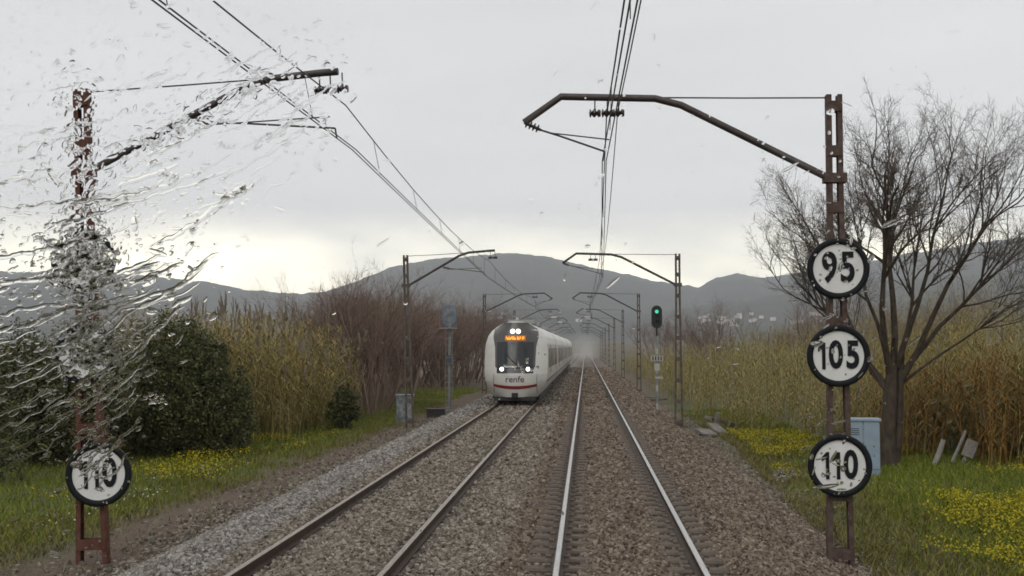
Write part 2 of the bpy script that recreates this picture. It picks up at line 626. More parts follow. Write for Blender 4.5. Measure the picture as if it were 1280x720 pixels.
def build_ground():
    xs = list(np.linspace(-26, 26, 70)) + [s * v for s in (-1, 1) for v in (32, 45, 70, 110, 170, 260, 400, 600, 900, 1300, 1900, 2800, 4200, 6500)]
    ys = list(np.linspace(-6, 90, 90)) + [100, 115, 135, 160, 200, 250, 320, 420, 560, 750, 1000, 1300, 1700, 2300, 3200, 4500, 6500] + [-15, -40, -100, -250, -600, -1500, -3000, -6000]
    xs, ys = sorted(xs), sorted(ys)
    V = [(x, y, ground_z(x, y)) for y in ys for x in xs]
    nx = len(xs)
    i = np.arange(len(ys) - 1)[:, None] * nx
    j = np.arange(nx - 1)[None, :]
    F = np.stack([i + j, i + j + 1, i + nx + j + 1, i + nx + j], -1).reshape(-1, 4)
    o = MB().add(V, F).build('ground', ground_material(), smooth=True)
    tag(o, kind='structure')


build_ground()

# ballast cross-section (x, z); rails stand at TRACKS +-0.869
BP = [(-7.9, -1.0), (-6.95, -0.60), (-6.15, -0.24), (-5.7, -0.14), (-4.95, -0.19), (-4.3, -0.15), (-3.2, -0.15), (-2.55, -0.19), (-2.0, -0.17),
      (-1.6, -0.18), (-1.35, -0.215), (-1.05, -0.235), (-0.62, -0.225), (-0.4, -0.16), (0.4, -0.16), (0.62, -0.225), (1.05, -0.235), (1.35, -0.215), (1.6, -0.18), (2.1, -0.22), (2.9, -0.52), (3.5, -0.70), (4.3, -1.0)]


def ballast_z(x):
    return np.interp(x, [p[0] for p in BP], [p[1] for p in BP])


def build_ballast():
    xs = np.linspace(-7.9, 4.3, 90)
    ys = np.concatenate([np.linspace(-6, 60, 240), np.linspace(62, 120, 60), [140, 170, 210, 260, 330, 420, 560, 800]])
    V = []
    for y in ys:
        for x in xs:
            z = float(ballast_z(x)) + 0.025 * fnoise(x, y, 1.7) + 0.012 * fnoise(x, y, 5.3)
            V.append((x, y, z))
    nx = len(xs)
    i = np.arange(len(ys) - 1)[:, None] * nx
    j = np.arange(nx - 1)[None, :]
    F = np.stack([i + j, i + j + 1, i + nx + j + 1, i + nx + j], -1).reshape(-1, 4)
    o = MB().add(V, F).build('ballast_bed', ballast_material(), smooth=True)
    tag(o, kind='structure')
    return o


bed = build_ballast()


def stones(name, n_bands, material, xr, prob=None):
    V, F = [], []
    base = np.array([(x, y, z) for z in (-1, 1) for y in (-1, 1) for x in (-1, 1)], float)
    face = np.array([(0, 2, 3, 1), (4, 5, 7, 6), (0, 1, 5, 4), (2, 6, 7, 3), (0, 4, 6, 2), (1, 3, 7, 5)])
    mb = MB()
    for (y0, y1, n, s0, s1) in n_bands:
        n = int(n * (xr[1] - xr[0]))
        x = rng.uniform(xr[0], xr[1], n)
        y = rng.uniform(y0, y1, n)
        s = rng.uniform(s0, s1, n) * 0.5
        P = base[None] * (s[:, None, None]) * rng.uniform(0.55, 1.1, (n, 1, 3)) * rng.uniform(0.6, 1.2, (n, 8, 3))
        q = rng.normal(size=(n, 4))
        q /= np.linalg.norm(q, axis=1)[:, None]
        a, b, c, d = q.T
        Rm = np.stack([np.stack([1 - 2 * (c * c + d * d), 2 * (b * c - a * d), 2 * (b * d + a * c)], -1),
                       np.stack([2 * (b * c + a * d), 1 - 2 * (b * b + d * d), 2 * (c * d - a * b)], -1),
                       np.stack([2 * (b * d - a * c), 2 * (c * d + a * b), 1 - 2 * (b * b + c * c)], -1)], -2)
        P = np.einsum('nij,nkj->nki', Rm, P)
        z = ballast_z(x) + s * rng.uniform(-0.1, 0.75, n)
        # keep the rail heads and sleeper tops clear
        ok = np.ones(n, bool)
        for t in TRACKS:
            for sd in (-1, 1):
                dx = np.abs(x - (t + sd * 0.869))
                ok &= (dx > 0.10) & ((dx > 0.24) | (rng.random(n) < 0.35))
        P += np.stack([x, y, z], -1)[:, None, :]
        P, k = P[ok], int(ok.sum())
        mb.add(P.reshape(-1, 3), (face[None] + 8 * np.arange(k)[:, None, None]).reshape(-1, 4))
    o = mb.build(name, material, bed)
    tag(o, kind='stuff')


stones('ballast_stone', [(11.5, 17, 4200, 0.03, 0.07), (17, 26, 4200, 0.035, 0.075), (26, 46, 3600, 0.045, 0.095), (46, 80, 2300, 0.08, 0.14), (76, 105, 900, 0.10, 0.17), (95, 150, 700, 0.12, 0.2)], M['stone_b'], (-5.3, -1.6))
stones('ballast_stone', [(11.5, 17, 4200, 0.03, 0.07), (17, 26, 4200, 0.035, 0.075), (26, 46, 3600, 0.045, 0.095), (46, 90, 2300, 0.08, 0.14)], M['stone_c'], (-7.4, -5.2))
stones('ballast_stone', [(11.5, 17, 4200, 0.03, 0.07), (17, 26, 4200, 0.035, 0.075), (26, 46, 3600, 0.045, 0.095), (46, 80, 2300, 0.08, 0.14), (76, 105, 900, 0.10, 0.17), (95, 150, 700, 0.12, 0.2)], M['stone_a'], (-1.7, 3.7))


def strays():
    """stones that have rolled off the shoulders on to the verge"""
    base = np.array([(x, y, z) for z in (-1, 1) for y in (-1, 1) for x in (-1, 1)], float)
    face = np.array([(0, 2, 3, 1), (4, 5, 7, 6), (0, 1, 5, 4), (2, 6, 7, 3), (0, 4, 6, 2), (1, 3, 7, 5)])
    n = 9000
    y = 12 + 40 * rng.random(n) ** 1.3
    off = rng.exponential(0.45, n)
    left = rng.random(n) < 0.55
    x = np.where(left, -7.15 - off, 3.35 + off * 0.8)
    s = rng.uniform(0.018, 0.04, n)
    P = base[None] * s[:, None, None] * rng.uniform(0.5, 1.1, (n, 1, 3)) * rng.uniform(0.6, 1.2, (n, 8, 3))
    a = rng.uniform(0, 6.28, n)
    ca, sa = np.cos(a)[:, None], np.sin(a)[:, None]
    P = np.stack([P[..., 0] * ca - P[..., 1] * sa, P[..., 0] * sa + P[..., 1] * ca, P[..., 2]], -1)
    z = np.array([max(ground_z(p, q), float(ballast_z(p)) if -7.9 < p < 4.3 else -9) for p, q in zip(x, y)]) + s * 0.3
    P += np.stack([x, y, z], -1)[:, None, :]
    tag(MB().add(P.reshape(-1, 3), (face[None] + 8 * np.arange(n)[:, None, None]).reshape(-1, 4)).build('ballast_stone', M['stone_b'], bed), kind='stuff')


strays()


# ------------------------------------------------------------------ railway tracks
def rail_mesh(shiny):
    prof = [(-0.075, -0.15), (0.075, -0.15), (0.075, -0.138), (0.014, -0.118), (0.010, -0.05), (0.036, -0.038), (0.036, -0.006), (0.028, 0.0),
            (-0.028, 0.0), (-0.036, -0.006), (-0.036, -0.038), (-0.010, -0.05), (-0.014, -0.118), (-0.075, -0.138)]
    ys = [-4, 10, 20, 30, 45, 60, 90, 130, 200, 300, 450, 800]
    n = len(prof)
    V = [(x, y, z) for y in ys for x, z in prof]
    mb = MB()
    mb.add(V, np.zeros((0, 4)))
    for i in range(len(ys) - 1):
        for j in range(n):
            k = (j + 1) % n
            top = j in (6, 7, 8)
            mb.addpoly([i * n + j, i * n + k, (i + 1) * n + k, (i + 1) * n + j], 1 if top else 0)
    mb.Fq, mb.mq = [], []
    return mb.mesh('rail', [M['rail_side'], M['rail_top'] if shiny else M['rail_dull']])


def sleeper_mesh():
    bm = bevel_box(2.55, 0.25, 0.2, 0.03, 1)
    for v in bm.verts:                                        # dip in the middle, wider at the rail seats
        ax = abs(v.co.x)
        if ax < 0.3:
            v.co.z -= 0.03
    # rail seats and clips
    for s in (-1, 1):
        for q in (-1, 1):
            g = bmesh.ops.create_cube(bm, size=1)
            bmesh.ops.scale(bm, vec=(0.07, 0.13, 0.05), verts=g['verts'])
            bmesh.ops.translate(bm, vec=(s * 0.869 + q * 0.115, 0, 0.11), verts=g['verts'])
    me = bpy.data.meshes.new('sleeper')
    bm.to_mesh(me)
    bm.free()
    me.materials.append(M['concrete'])
    return me


SL = sleeper_mesh()
for ti, (tx, lab) in enumerate(zip(TRACKS, ('straight railway track with polished rails that the view runs along, right of the oncoming train',
                                            'duller left railway track with brown rails that the white train runs on'))):
    t = thing('railway_track', lab, 'track', (tx, 0, 0))
    rm = rail_mesh(ti == 0)
    for s in (-1, 1):
        r = link('rail', rm, t)
        r.location = (s * 0.869, 0, 0)
    for i in range(76 if ti == 0 else 52):
        o = link('sleeper', SL, t)
        o.location = (rnd.uniform(-0.02, 0.02), 11.8 + 0.6 * i + rnd.uniform(-0.015, 0.015), -0.248 - (0.0 if ti == 0 else 0.03))
        o.rotation_euler = (0, 0, rnd.uniform(-0.008, 0.008))


# ------------------------------------------------------------------ hills and far town
def hill_profile():
    far = [(-2600, 380), (-1200, 352), (-500, 350), (0, 352), (120, 350), (250, 358), (300, 367), (370, 373), (405, 369), (450, 353), (500, 336), (545, 326), (600, 322.5), (650, 321), (690, 326),
           (750, 341), (800, 350), (850, 361), (872, 365), (895, 353), (920, 348), (950, 352), (980, 349), (1040, 341), (1100, 331), (1200, 319), (1290, 312), (1500, 325), (2100, 350), (3400, 385)]
    near = [(-2600, 410), (-600, 405), (0, 398), (300, 402), (480, 392), (560, 384), (640, 378), (720, 388), (790, 392), (850, 386), (920, 377), (980, 372), (1060, 362), (1150, 352), (1280, 345), (1700, 372), (3400, 410)]
    return far, near


def build_hills():
    far, near = hill_profile()
    fx, fy = [(p[0] - 732) / 1400 for p in far], [(434 - p[1]) / 1400 for p in far]
    nx_, ny_ = [(p[0] - 732) / 1400 for p in near], [(434 - p[1]) / 1400 for p in near]
    az = np.concatenate([np.linspace(-1.5, -0.7, 60)[:-1], np.linspace(-0.7, 0.6, 620), np.linspace(0.6, 1.5, 60)[1:]])
    rs = np.array([1500, 1700, 1900, 2100, 2300, 2500, 2700, 2850, 3000, 3200, 3400, 3600, 3800, 4000, 4200, 4350, 4500, 4650, 4800, 5000, 5300])

    def sm(a, b, x):
        t = np.clip((x - a) / (b - a), 0, 1)
        return t * t * (3 - 2 * t)
    V = []
    for r in rs:
        for a in az:
            t = math.tan(a) if abs(a) < 1.2 else math.copysign(math.tan(1.2), a)
            hf = np.interp(t, fx, fy) * 4500 * sm(1800, 4500, r) * (1 - 0.25 * sm(4500, 5300, r))
            hn = np.interp(t, nx_, ny_) * 2700 * sm(1500, 2700, r) * (1 - 0.35 * sm(2800, 3600, r))
            h = max(hf, hn)
            k = 0.25 + min(1.0, h / 120)
            h += k * (9 * mnoise.noise(Vector((r * 0.004, a * 14, 0))) + 5 * mnoise.noise(Vector((r * 0.01, a * 60, 2)))
                      + 3.0 * mnoise.noise(Vector((r * 0.02, a * 170, 5))) + 2.2 * abs(mnoise.noise(Vector((r * 0.03, a * 420, 9)))))
            if r < 1600:
                h = -6
            V.append((CAM.x + r * math.sin(a), r * math.cos(a), h + 2.6))
    n = len(az)
    i = np.arange(len(rs) - 1)[:, None] * n
    j = np.arange(n - 1)[None, :]
    F = np.stack([i + j, i + j + 1, i + n + j + 1, i + n + j], -1).reshape(-1, 4)
    m = mat('wooded_hillside', (0.032, 0.036, 0.032), 0.95, 0, 0.3, 0.006, (0.062, 0.064, 0.056), 0.8, 0.02)
    o = MB().add(V, F).build('hills', m, smooth=True)
    tag(o, kind='structure')

    def hz(x, y):
        r, a = math.hypot(x - CAM.x, y), math.atan2(x - CAM.x, y)
        t = math.tan(a)
        return 2.6 + max(np.interp(t, nx_, ny_) * 2700 * sm(1500, 2700, r), np.interp(t, fx, fy) * 4500 * sm(1800, 4500, r))
    return hz


hill_z = build_hills()

def house_mesh(k):
    wv, dv, hv = [(14, 9, 6), (22, 11, 8), (11, 9, 9)][k]
    mb = MB().box(-wv / 2, wv / 2, -dv / 2, dv / 2, -4, hv)
    wall = mb.mesh('wall', M['house'])
    V = [(-wv / 2 - .5, -dv / 2 - .5, hv), (wv / 2 + .5, -dv / 2 - .5, hv), (wv / 2 + .5, dv / 2 + .5, hv), (-wv / 2 - .5, dv / 2 + .5, hv), (-wv / 2 - .5, 0, hv + 2.4), (wv / 2 + .5, 0, hv + 2.4)]
    rb = MB().add(V, [(0, 1, 5, 4), (2, 3, 4, 5)])
    rb.add(V, [(0, 4, 3), (1, 2, 5)])
    return wall, rb.mesh('roof', M['tile'])


HM = [house_mesh(k) for k in range(3)]
for k in range(40):
    u = rnd.choice([rnd.uniform(868, 975), rnd.uniform(868, 975), rnd.uniform(692, 745), rnd.uniform(985, 1030), rnd.uniform(560, 690)])
    v0 = 401 if u > 850 else 392
    a = math.atan((u - 732) / 1400)
    r = 2000 + rnd.uniform(-60, 140) if u > 850 else 2080 + rnd.uniform(-60, 160)
    x, y = CAM.x + r * math.sin(a), r * math.cos(a)
    h = thing('house', 'tiny white house of the hazy town at the foot of the hills', 'house', (x, y, hill_z(x, y) + 1.0), rnd.uniform(-0.5, 0.5), 'far white houses below the hills')
    h.scale = [rnd.uniform(0.42, 0.75)] * 3
    wm, rf = HM[rnd.choice([0, 0, 1, 2])]
    link('wall', wm, h)
    link('roof', rf, h)


# ------------------------------------------------------------------ catenary masts, arms, wires
MY = [17.1, 46.0, 80.0, 114.0, 148.0, 182.0, 216.0, 250.0, 284.0]
TOPZ, BASEZ = 6.42, -0.78
ORD = ['nearest', 'second', 'third', 'fourth', 'fifth', 'sixth', 'seventh', 'eighth', 'ninth']


def insulator(mb, p, r=0.06, n=3, axis=(0, 0, -1), step=0.05):
    p = np.array(p, float)
    ax = np.array(axis, float)
    ax /= np.linalg.norm(ax)
    pts, rad = [p], [0.02]
    for k in range(n):
        q = p + ax * (0.03 + k * step)
        pts += [q, q + ax * 0.012, q + ax * 0.026, q + ax * 0.034]
        rad += [0.025, r, r * 0.95, 0.025]
    pts.append(p + ax * (0.03 + n * step + 0.02))
    rad.append(0.02)
    mb.tube(pts, rad, 10)
    return p + ax * (0.05 + n * step)


def make_mast(y, x, side, idx, lean=0.0):
    """side +1: mast right of its track (arm points left); -1: mirrored"""
    tcx = WIRE_X[0] if side > 0 else WIRE_X[1]
    pull = side < 0 and idx < 2
    s = side
    where = 'right-hand' if side > 0 else 'left-hand'
    if idx == 0:
        lab = ('rusty twin-post catenary mast in front of the bare tree, carrying three speed discs' if side > 0 else
               'rain-blurred red-brown catenary mast at the left edge, carrying speed discs')
    elif idx == 1 and side > 0:
        lab = 'tall lattice catenary mast standing just right of the green signal'
    elif idx == 2 and side > 0:
        lab = 'lattice catenary mast just left of the green signal, third in its row'
    elif idx == 1:
        lab = 'brown catenary mast beside the grey cabinet, left of the oncoming train'
    else:
        lab = '%s catenary mast from the front in the %s row beside the tracks' % (ORD[idx], where)
    t = thing('catenary_mast', lab, 'mast', (x, y, BASEZ), 0.0, '%s row of catenary masts' % where)
    t.rotation_euler = (0, lean, 0)
    if side < 0 and idx == 0:
        t.scale = (1, 1, 1.037)                          # a slightly taller mast
    H = TOPZ - BASEZ
    near = idx < 2
    m = (M['rust'] if side > 0 else M['rust_red']) if idx == 0 else M['mast_far']
    wb, wt = (0.40, 0.235) if side > 0 else (0.50, 0.24)
    if idx > 0:
        wb, wt = 0.37, 0.22
    half = lambda z: 0.5 * (wb + (wt - wb) * min(1, z / (H * 0.75)))
    cw, cd = 0.075, 0.14
    for q in (-1, 1):                                   # two channel posts
        mb = MB()
        zz = [0, H * 0.75, H]
        ring = []
        for z in zz:
            c = q * (half(z) - cw / 2)
            o_, i_ = c + q * cw / 2, c - q * cw / 2
            ring.append([(o_, -cd / 2, z), (i_, -cd / 2, z), (i_, -cd / 2 + .012, z), (o_ - q * .012, -cd / 2 + .012, z), (o_ - q * .012, cd / 2 - .012, z), (i_, cd / 2 - .012, z), (i_, cd / 2, z), (o_, cd / 2, z)])
        V = np.array(ring).reshape(-1, 3)
        i = np.arange(len(zz) - 1)[:, None] * 8
        j = np.arange(8)[None, :]
        k = (j + 1) % 8
        mb.add(V, np.stack([i + j, i + k, i + 8 + k, i + 8 + j], -1).reshape(-1, 4))
        mb.addpoly(list(range(16, 24)))
        mb.build('post', m, t)
    # batten plates, front and back faces
    zb = 0.32
    pitch = 0.86
    while zb < H - 0.1:
        hp = half(zb) - 0.004
        ph = 0.16 if near else 0.14
        zz = min(zb, H - ph / 2 - 0.01)
        mb = MB()
        mb.box(-hp, hp, -cd / 2 - 0.012, -cd / 2 - 0.002, zz - ph / 2, zz + ph / 2)
        mb.build('batten', m, t)
        if near:
            MB().box(-hp, hp, cd / 2 + 0.002, cd / 2 + 0.012, zz - ph / 2, zz + ph / 2).build('batten', m, t)
        zb += pitch
    mb = MB()
    mb.box(-wt / 2 + .002, wt / 2 - .002, -cd / 2 - .014, cd / 2 + .014, H - 0.26, H - 0.1)
    mb.build('head_plate', m, t)
    if near:
        fm = bevel_box(0.8, 0.8, 0.5, 0.04)
        bm_obj('footing', fm, M['slab'], t, Matrix.Translation((0, 0, -0.30 if side > 0 else -0.33)))
    # ---- cantilever arm, in coordinates relative to the mast foot
    zo = -BASEZ
    X = lambda off: (tcx + s * off) - x                  # off: metres from the track's middle towards the mast
    arm = MB()
    tilt = rnd.uniform(-0.03, 0.03) if idx else 0
    brk = (-s * 0.10, 0, 5.16 + zo)
    elb = (X(0.76 if not pull else 1.0), 0, 6.40 + zo + tilt)
    end = (X(-0.98 if not pull else -0.1), 0, 6.46 + zo + tilt)
    tip = (X(-1.45 if not pull else -0.3), 0, (6.06 if not pull else 6.46) + zo + tilt)
    e1 = np.array(elb)
    b = np.array(brk)
    f = np.array(end)
    pts = [b, b + (e1 - b) * 0.5, e1 - (e1 - b) / np.linalg.norm(e1 - b) * 0.22, e1 + (f - e1) / np.linalg.norm(f - e1) * 0.2, f - (f - e1) / np.linalg.norm(f - e1) * 0.1, np.array(tip)]
    arm.tube(pts, 0.055 if idx == 0 else 0.05, 10)
    a = arm.build('cantilever_arm', M['dark_metal'], t, smooth=True)
    MB().box(-wt / 2 - .05, wt / 2 + .05, -cd / 2 - .03, cd / 2 + .03, 5.08 + zo, 5.22 + zo).build('arm_bracket', m, t)
    MB().tube([(-s * .08, 0, 6.38 + zo), ((X(0.6) - s * .08) * 0.5, 0, 6.395 + zo), (X(0.6), 0, 6.42 + zo + tilt)], 0.012 if idx == 0 else 0.014, 6).build('tie_rod', M['dark_metal'], t)
    # messenger insulators under the arm
    for off in ((-0.17, -0.36, 0.0) if idx == 0 else (-0.1, -0.3)):
        mb = MB()
        px = X(off)
        mb.tube([(px, 0, 6.44 + zo), (px, 0, 6.26 + zo)], 0.012, 6)
        mb.tube([(px - 0.09, 0, 6.19 + zo), (px - 0.08, 0, 6.19 + zo), (px - 0.06, 0, 6.19 + zo), (px - 0.05, 0, 6.19 + zo), (px - 0.02, 0, 6.19 + zo), (px, 0, 6.19 + zo), (px + 0.03, 0, 6.19 + zo), (px + 0.05, 0, 6.19 + zo), (px + .09, 0, 6.19 + zo)],
                [0.02, 0.062, 0.062, 0.028, 0.062, 0.062, 0.028, 0.062, 0.05], 10)
        mb.tube([(px, 0, 6.26 + zo), (px, 0, 6.19 + zo)], 0.02, 6)
        mb.build('insulator', M['insulator'], a)
    # registration arm with its insulator at the tip
    mb = MB()
    stg = (-0.22 if idx % 2 == 0 else 0.18) * (1 if side > 0 else -1)
    cx = (tcx + stg) - x
    if pull:
        tip = tuple(b + (e1 - b) * 0.62 + np.array((0, 0, -0.08)))
    d = np.array((cx, 0, 5.50 + zo)) - np.array(tip)
    ip = insulator(mb, tip, 0.065, 4, d, 0.06)
    mb.build('insulator', M['insulator'], a, smooth=False)
    mb = MB()
    mb.tube([ip, ip + (np.array((cx, 0, 5.62 + zo)) - ip) * 0.3, np.array((cx - s * 0.0, 0, 5.60 + zo))], 0.016, 6)
    mb.tube([ip + np.array((s * 0.1, 0, -0.04)), np.array((cx + s * .08, 0, 5.66 + zo)) - np.array((s * 0.0, 0, -0.12))], 0.011, 6)
    mb.tube([(cx, 0, 5.60 + zo), (cx - s * .02, 0, 5.45 + zo)], 0.014, 6)
    mb.build('registration_arm', M['dark_metal'], a)
    return t


for i, y in enumerate(MY):
    make_mast(y, 3.25, 1, i)
    make_mast(y, -8.14 if i == 0 else -7.75, -1, i, lean=(-0.045 if i == 0 else (-0.03 if i == 1 else 0)))

for ti, tx in enumerate(TRACKS):
    t = thing('overhead_line', ['catenary wires hanging above the right track', 'catenary wires sloping down above the left track towards the train'][ti], 'wires', (WIRE_X[ti], 0, 0))
    sg = 1 if ti == 0 else -1
    sup = [-13.0] + MY + [318.0, 352.0]
    stag = [sg * (0.18 if k % 2 == 0 else -0.22) for k in range(len(sup))]
    stag[1] = sg * -0.22
    nodes = list(zip(sup, stag))
    up_ = lambda y: 0.22 * max(0.0, 1 - abs(y - 17.1) / 30) if ti == 1 else 0.0     # hung higher at the taller left mast
    mp, cp = [], []
    for k in range(len(nodes) - 1):
        (y0, s0), (y1, s1) = nodes[k], nodes[k + 1]
        for q in range(8):
            u = q / 8
            y = y0 + (y1 - y0) * u
            sx = s0 + (s1 - s0) * u
            mp.append((sx * 0.6 - 0.05, y, 6.15 + up_(y) - 4 * 0.32 * u * (1 - u)))
            cp.append((sx, y, 5.45 + up_(y) - 4 * 0.03 * u * (1 - u)))
    mp = np.array(mp)
    cp = np.array(cp)
    MB().tube(mp, 0.010, 6).build('messenger_wire', M['wire'], t)
    for o_ in (-0.03, 0.03):
        MB().tube(cp + np.array((o_, 0, 0)), 0.0085, 6).build('contact_wire', M['wire'], t)
    if ti == 0:
        MB().tube(mp + np.array((0.17, 0, 0.05)), 0.008, 6).build('feeder_wire', M['wire'], t)
    for k in range(5):
        (y0, s0), (y1, s1) = nodes[k], nodes[k + 1]
        for q in range(1, 7):
            u = (q - 0.5) / 6
            y = y0 + (y1 - y0) * u
            if y < 6:
                continue
            sx = s0 + (s1 - s0) * u
            MB().tube([(sx * 0.6 - 0.05, y, 6.15 + up_(y) - 4 * 0.32 * u * (1 - u)), (sx, y, 5.45 + up_(y) - 4 * 0.03 * u * (1 - u))], 0.0055, 5).build('dropper', M['wire'], t)


# ------------------------------------------------------------------ speed signs
def speed_sign(txt, x, y, z, r, label, group, yaw=0.0, lean=0.0):
    t = thing('speed_sign', label, 'sign', (x, y, z), yaw, group)
    t.rotation_euler = (0, lean, yaw)
    MB().disc((0, 0, 0), r - 0.004, 0.012, 48).build('plate', M['sign_white'], t)
    n = 56
    ri, ro = r * 0.80, r                                   # raised black rim
    prof = [(ri, -0.006), (ri + 0.01, -0.028), (ro - 0.015, -0.032), (ro, -0.012), (ro, 0.03), (ro - 0.03, 0.03)]
    an = np.arange(n) * 2 * math.pi / n
    V = np.array([[(math.cos(a) * p, q, math.sin(a) * p) for p, q in prof] for a in an]).reshape(-1, 3)
    m = len(prof)
    i = np.arange(n)[:, None]
    j = np.arange(m - 1)[None, :]
    k = (i + 1) % n
    F = np.stack([i * m + j, i * m + j + 1, k * m + j + 1, k * m + j], -1).reshape(-1, 4)
    MB().add(V, F).build('rim', M['sign_black'], t, smooth=True)
    wide = len(txt)
    size = r * (1.13 if wide == 2 else 1.02)
    mes = []
    for ch in txt:
        if ch == '1':                                       # plain upright one with a short flag
            hh, ww = size * 0.352, size * 0.062
            pl = [(-ww, -hh), (ww, -hh), (ww, hh), (-ww * 0.55, hh), (-ww * 3.2, hh * 0.62), (-ww * 3.2, hh * 0.30), (-ww, hh * 0.52)]
            mb1 = MB().add([(x_, y_, z_) for z_ in (-0.003, 0.003) for x_, y_ in pl], [(q_, (q_ + 1) % 7, 7 + (q_ + 1) % 7, 7 + q_) for q_ in range(7)])
            mb1.addpoly(list(range(7, 14)))
            mb1.addpoly(list(range(6, -1, -1)))
            mes.append(mb1.mesh('digit', M['sign_black']))
        else:
            mes.append(text_mesh(ch, size, M['sign_black'], offset=size * 0.030, extrude=0.003))
    ext = []
    for me in mes:
        xs = [v_.co.x for v_ in me.vertices]
        ext.append((min(xs) * 0.88, max(xs) * 0.88))
    gap = size * 0.10
    total = sum(b_ - a_ for a_, b_ in ext) + gap * (wide - 1)
    cur = -total / 2
    for q, me in enumerate(mes):
        o = link('digit', me, t)
        o.rotation_euler = (math.pi / 2, 0, 0)
        o.scale = (0.88, 1.2, 1)
        o.location = (cur - ext[q][0], -0.010, 0)
        cur += ext[q][1] - ext[q][0] + gap
    # clamps that hold it to the posts
    MB().box(-0.16, -0.08, 0.012, 0.06, -0.25, 0.25).box(0.08, 0.16, 0.012, 0.06, -0.25, 0.25).build('clamp', M['dark_metal'], t)
    return t


for txt, x, z, r, lb in (('95', 3.25, 3.77, 0.455, 'round white 95 speed disc with black rim, topmost on the right mast'),
                         ('105', 3.235, 2.47, 0.46, 'round white 105 speed disc with black rim, in the middle on the right mast'),
                         ('110', 3.23, 0.85, 0.465, 'round white 110 speed disc with black rim, lowest on the right mast')):
    speed_sign(txt, x, 17.1 - 0.145, z, r, lb, 'speed discs on the right mast', yaw=-0.06)
for txt, x, z, r, lb in (('95', -8.33, 3.95, 0.49, 'rain-blurred round disc, topmost on the left mast'),
                         ('105', -8.26, 2.50, 0.47, 'rain-blurred round disc in the middle of the left mast'),
                         ('110', -8.02, 0.64, 0.495, 'round white speed disc with black rim, lowest on the left mast')):
    speed_sign(txt, x, 17.1 - 0.145, z, r, lb, 'speed discs on the left mast', yaw=0.16, lean=-0.04)


# ------------------------------------------------------------------ the oncoming train
TX, TY = TRACKS[1], 51.0
WZ = [(0.32, 1.02), (0.5, 1.16), (0.75, 1.30), (1.05, 1.42), (1.4, 1.46), (2.3, 1.47), (2.75, 1.44), (3.1, 1.34), (3.35, 1.17), (3.55, 0.93), (3.70, 0.62), (3.78, 0.30), (3.80, 0.0)]


def half_w(z):
    return float(np.interp(z, [p[0] for p in WZ], [p[1] for p in WZ]))


def front_y(x, z):
    wv = max(half_w(z), 0.05)
    q = min(1.0, abs(x) / max(wv, 0.9))
    slant = 0.0 if z < 1.35 else (z - 1.35) * 0.30
    if z < 0.9:
        slant += (0.9 - z) * 0.25
    return slant + 0.95 * q ** 2.6


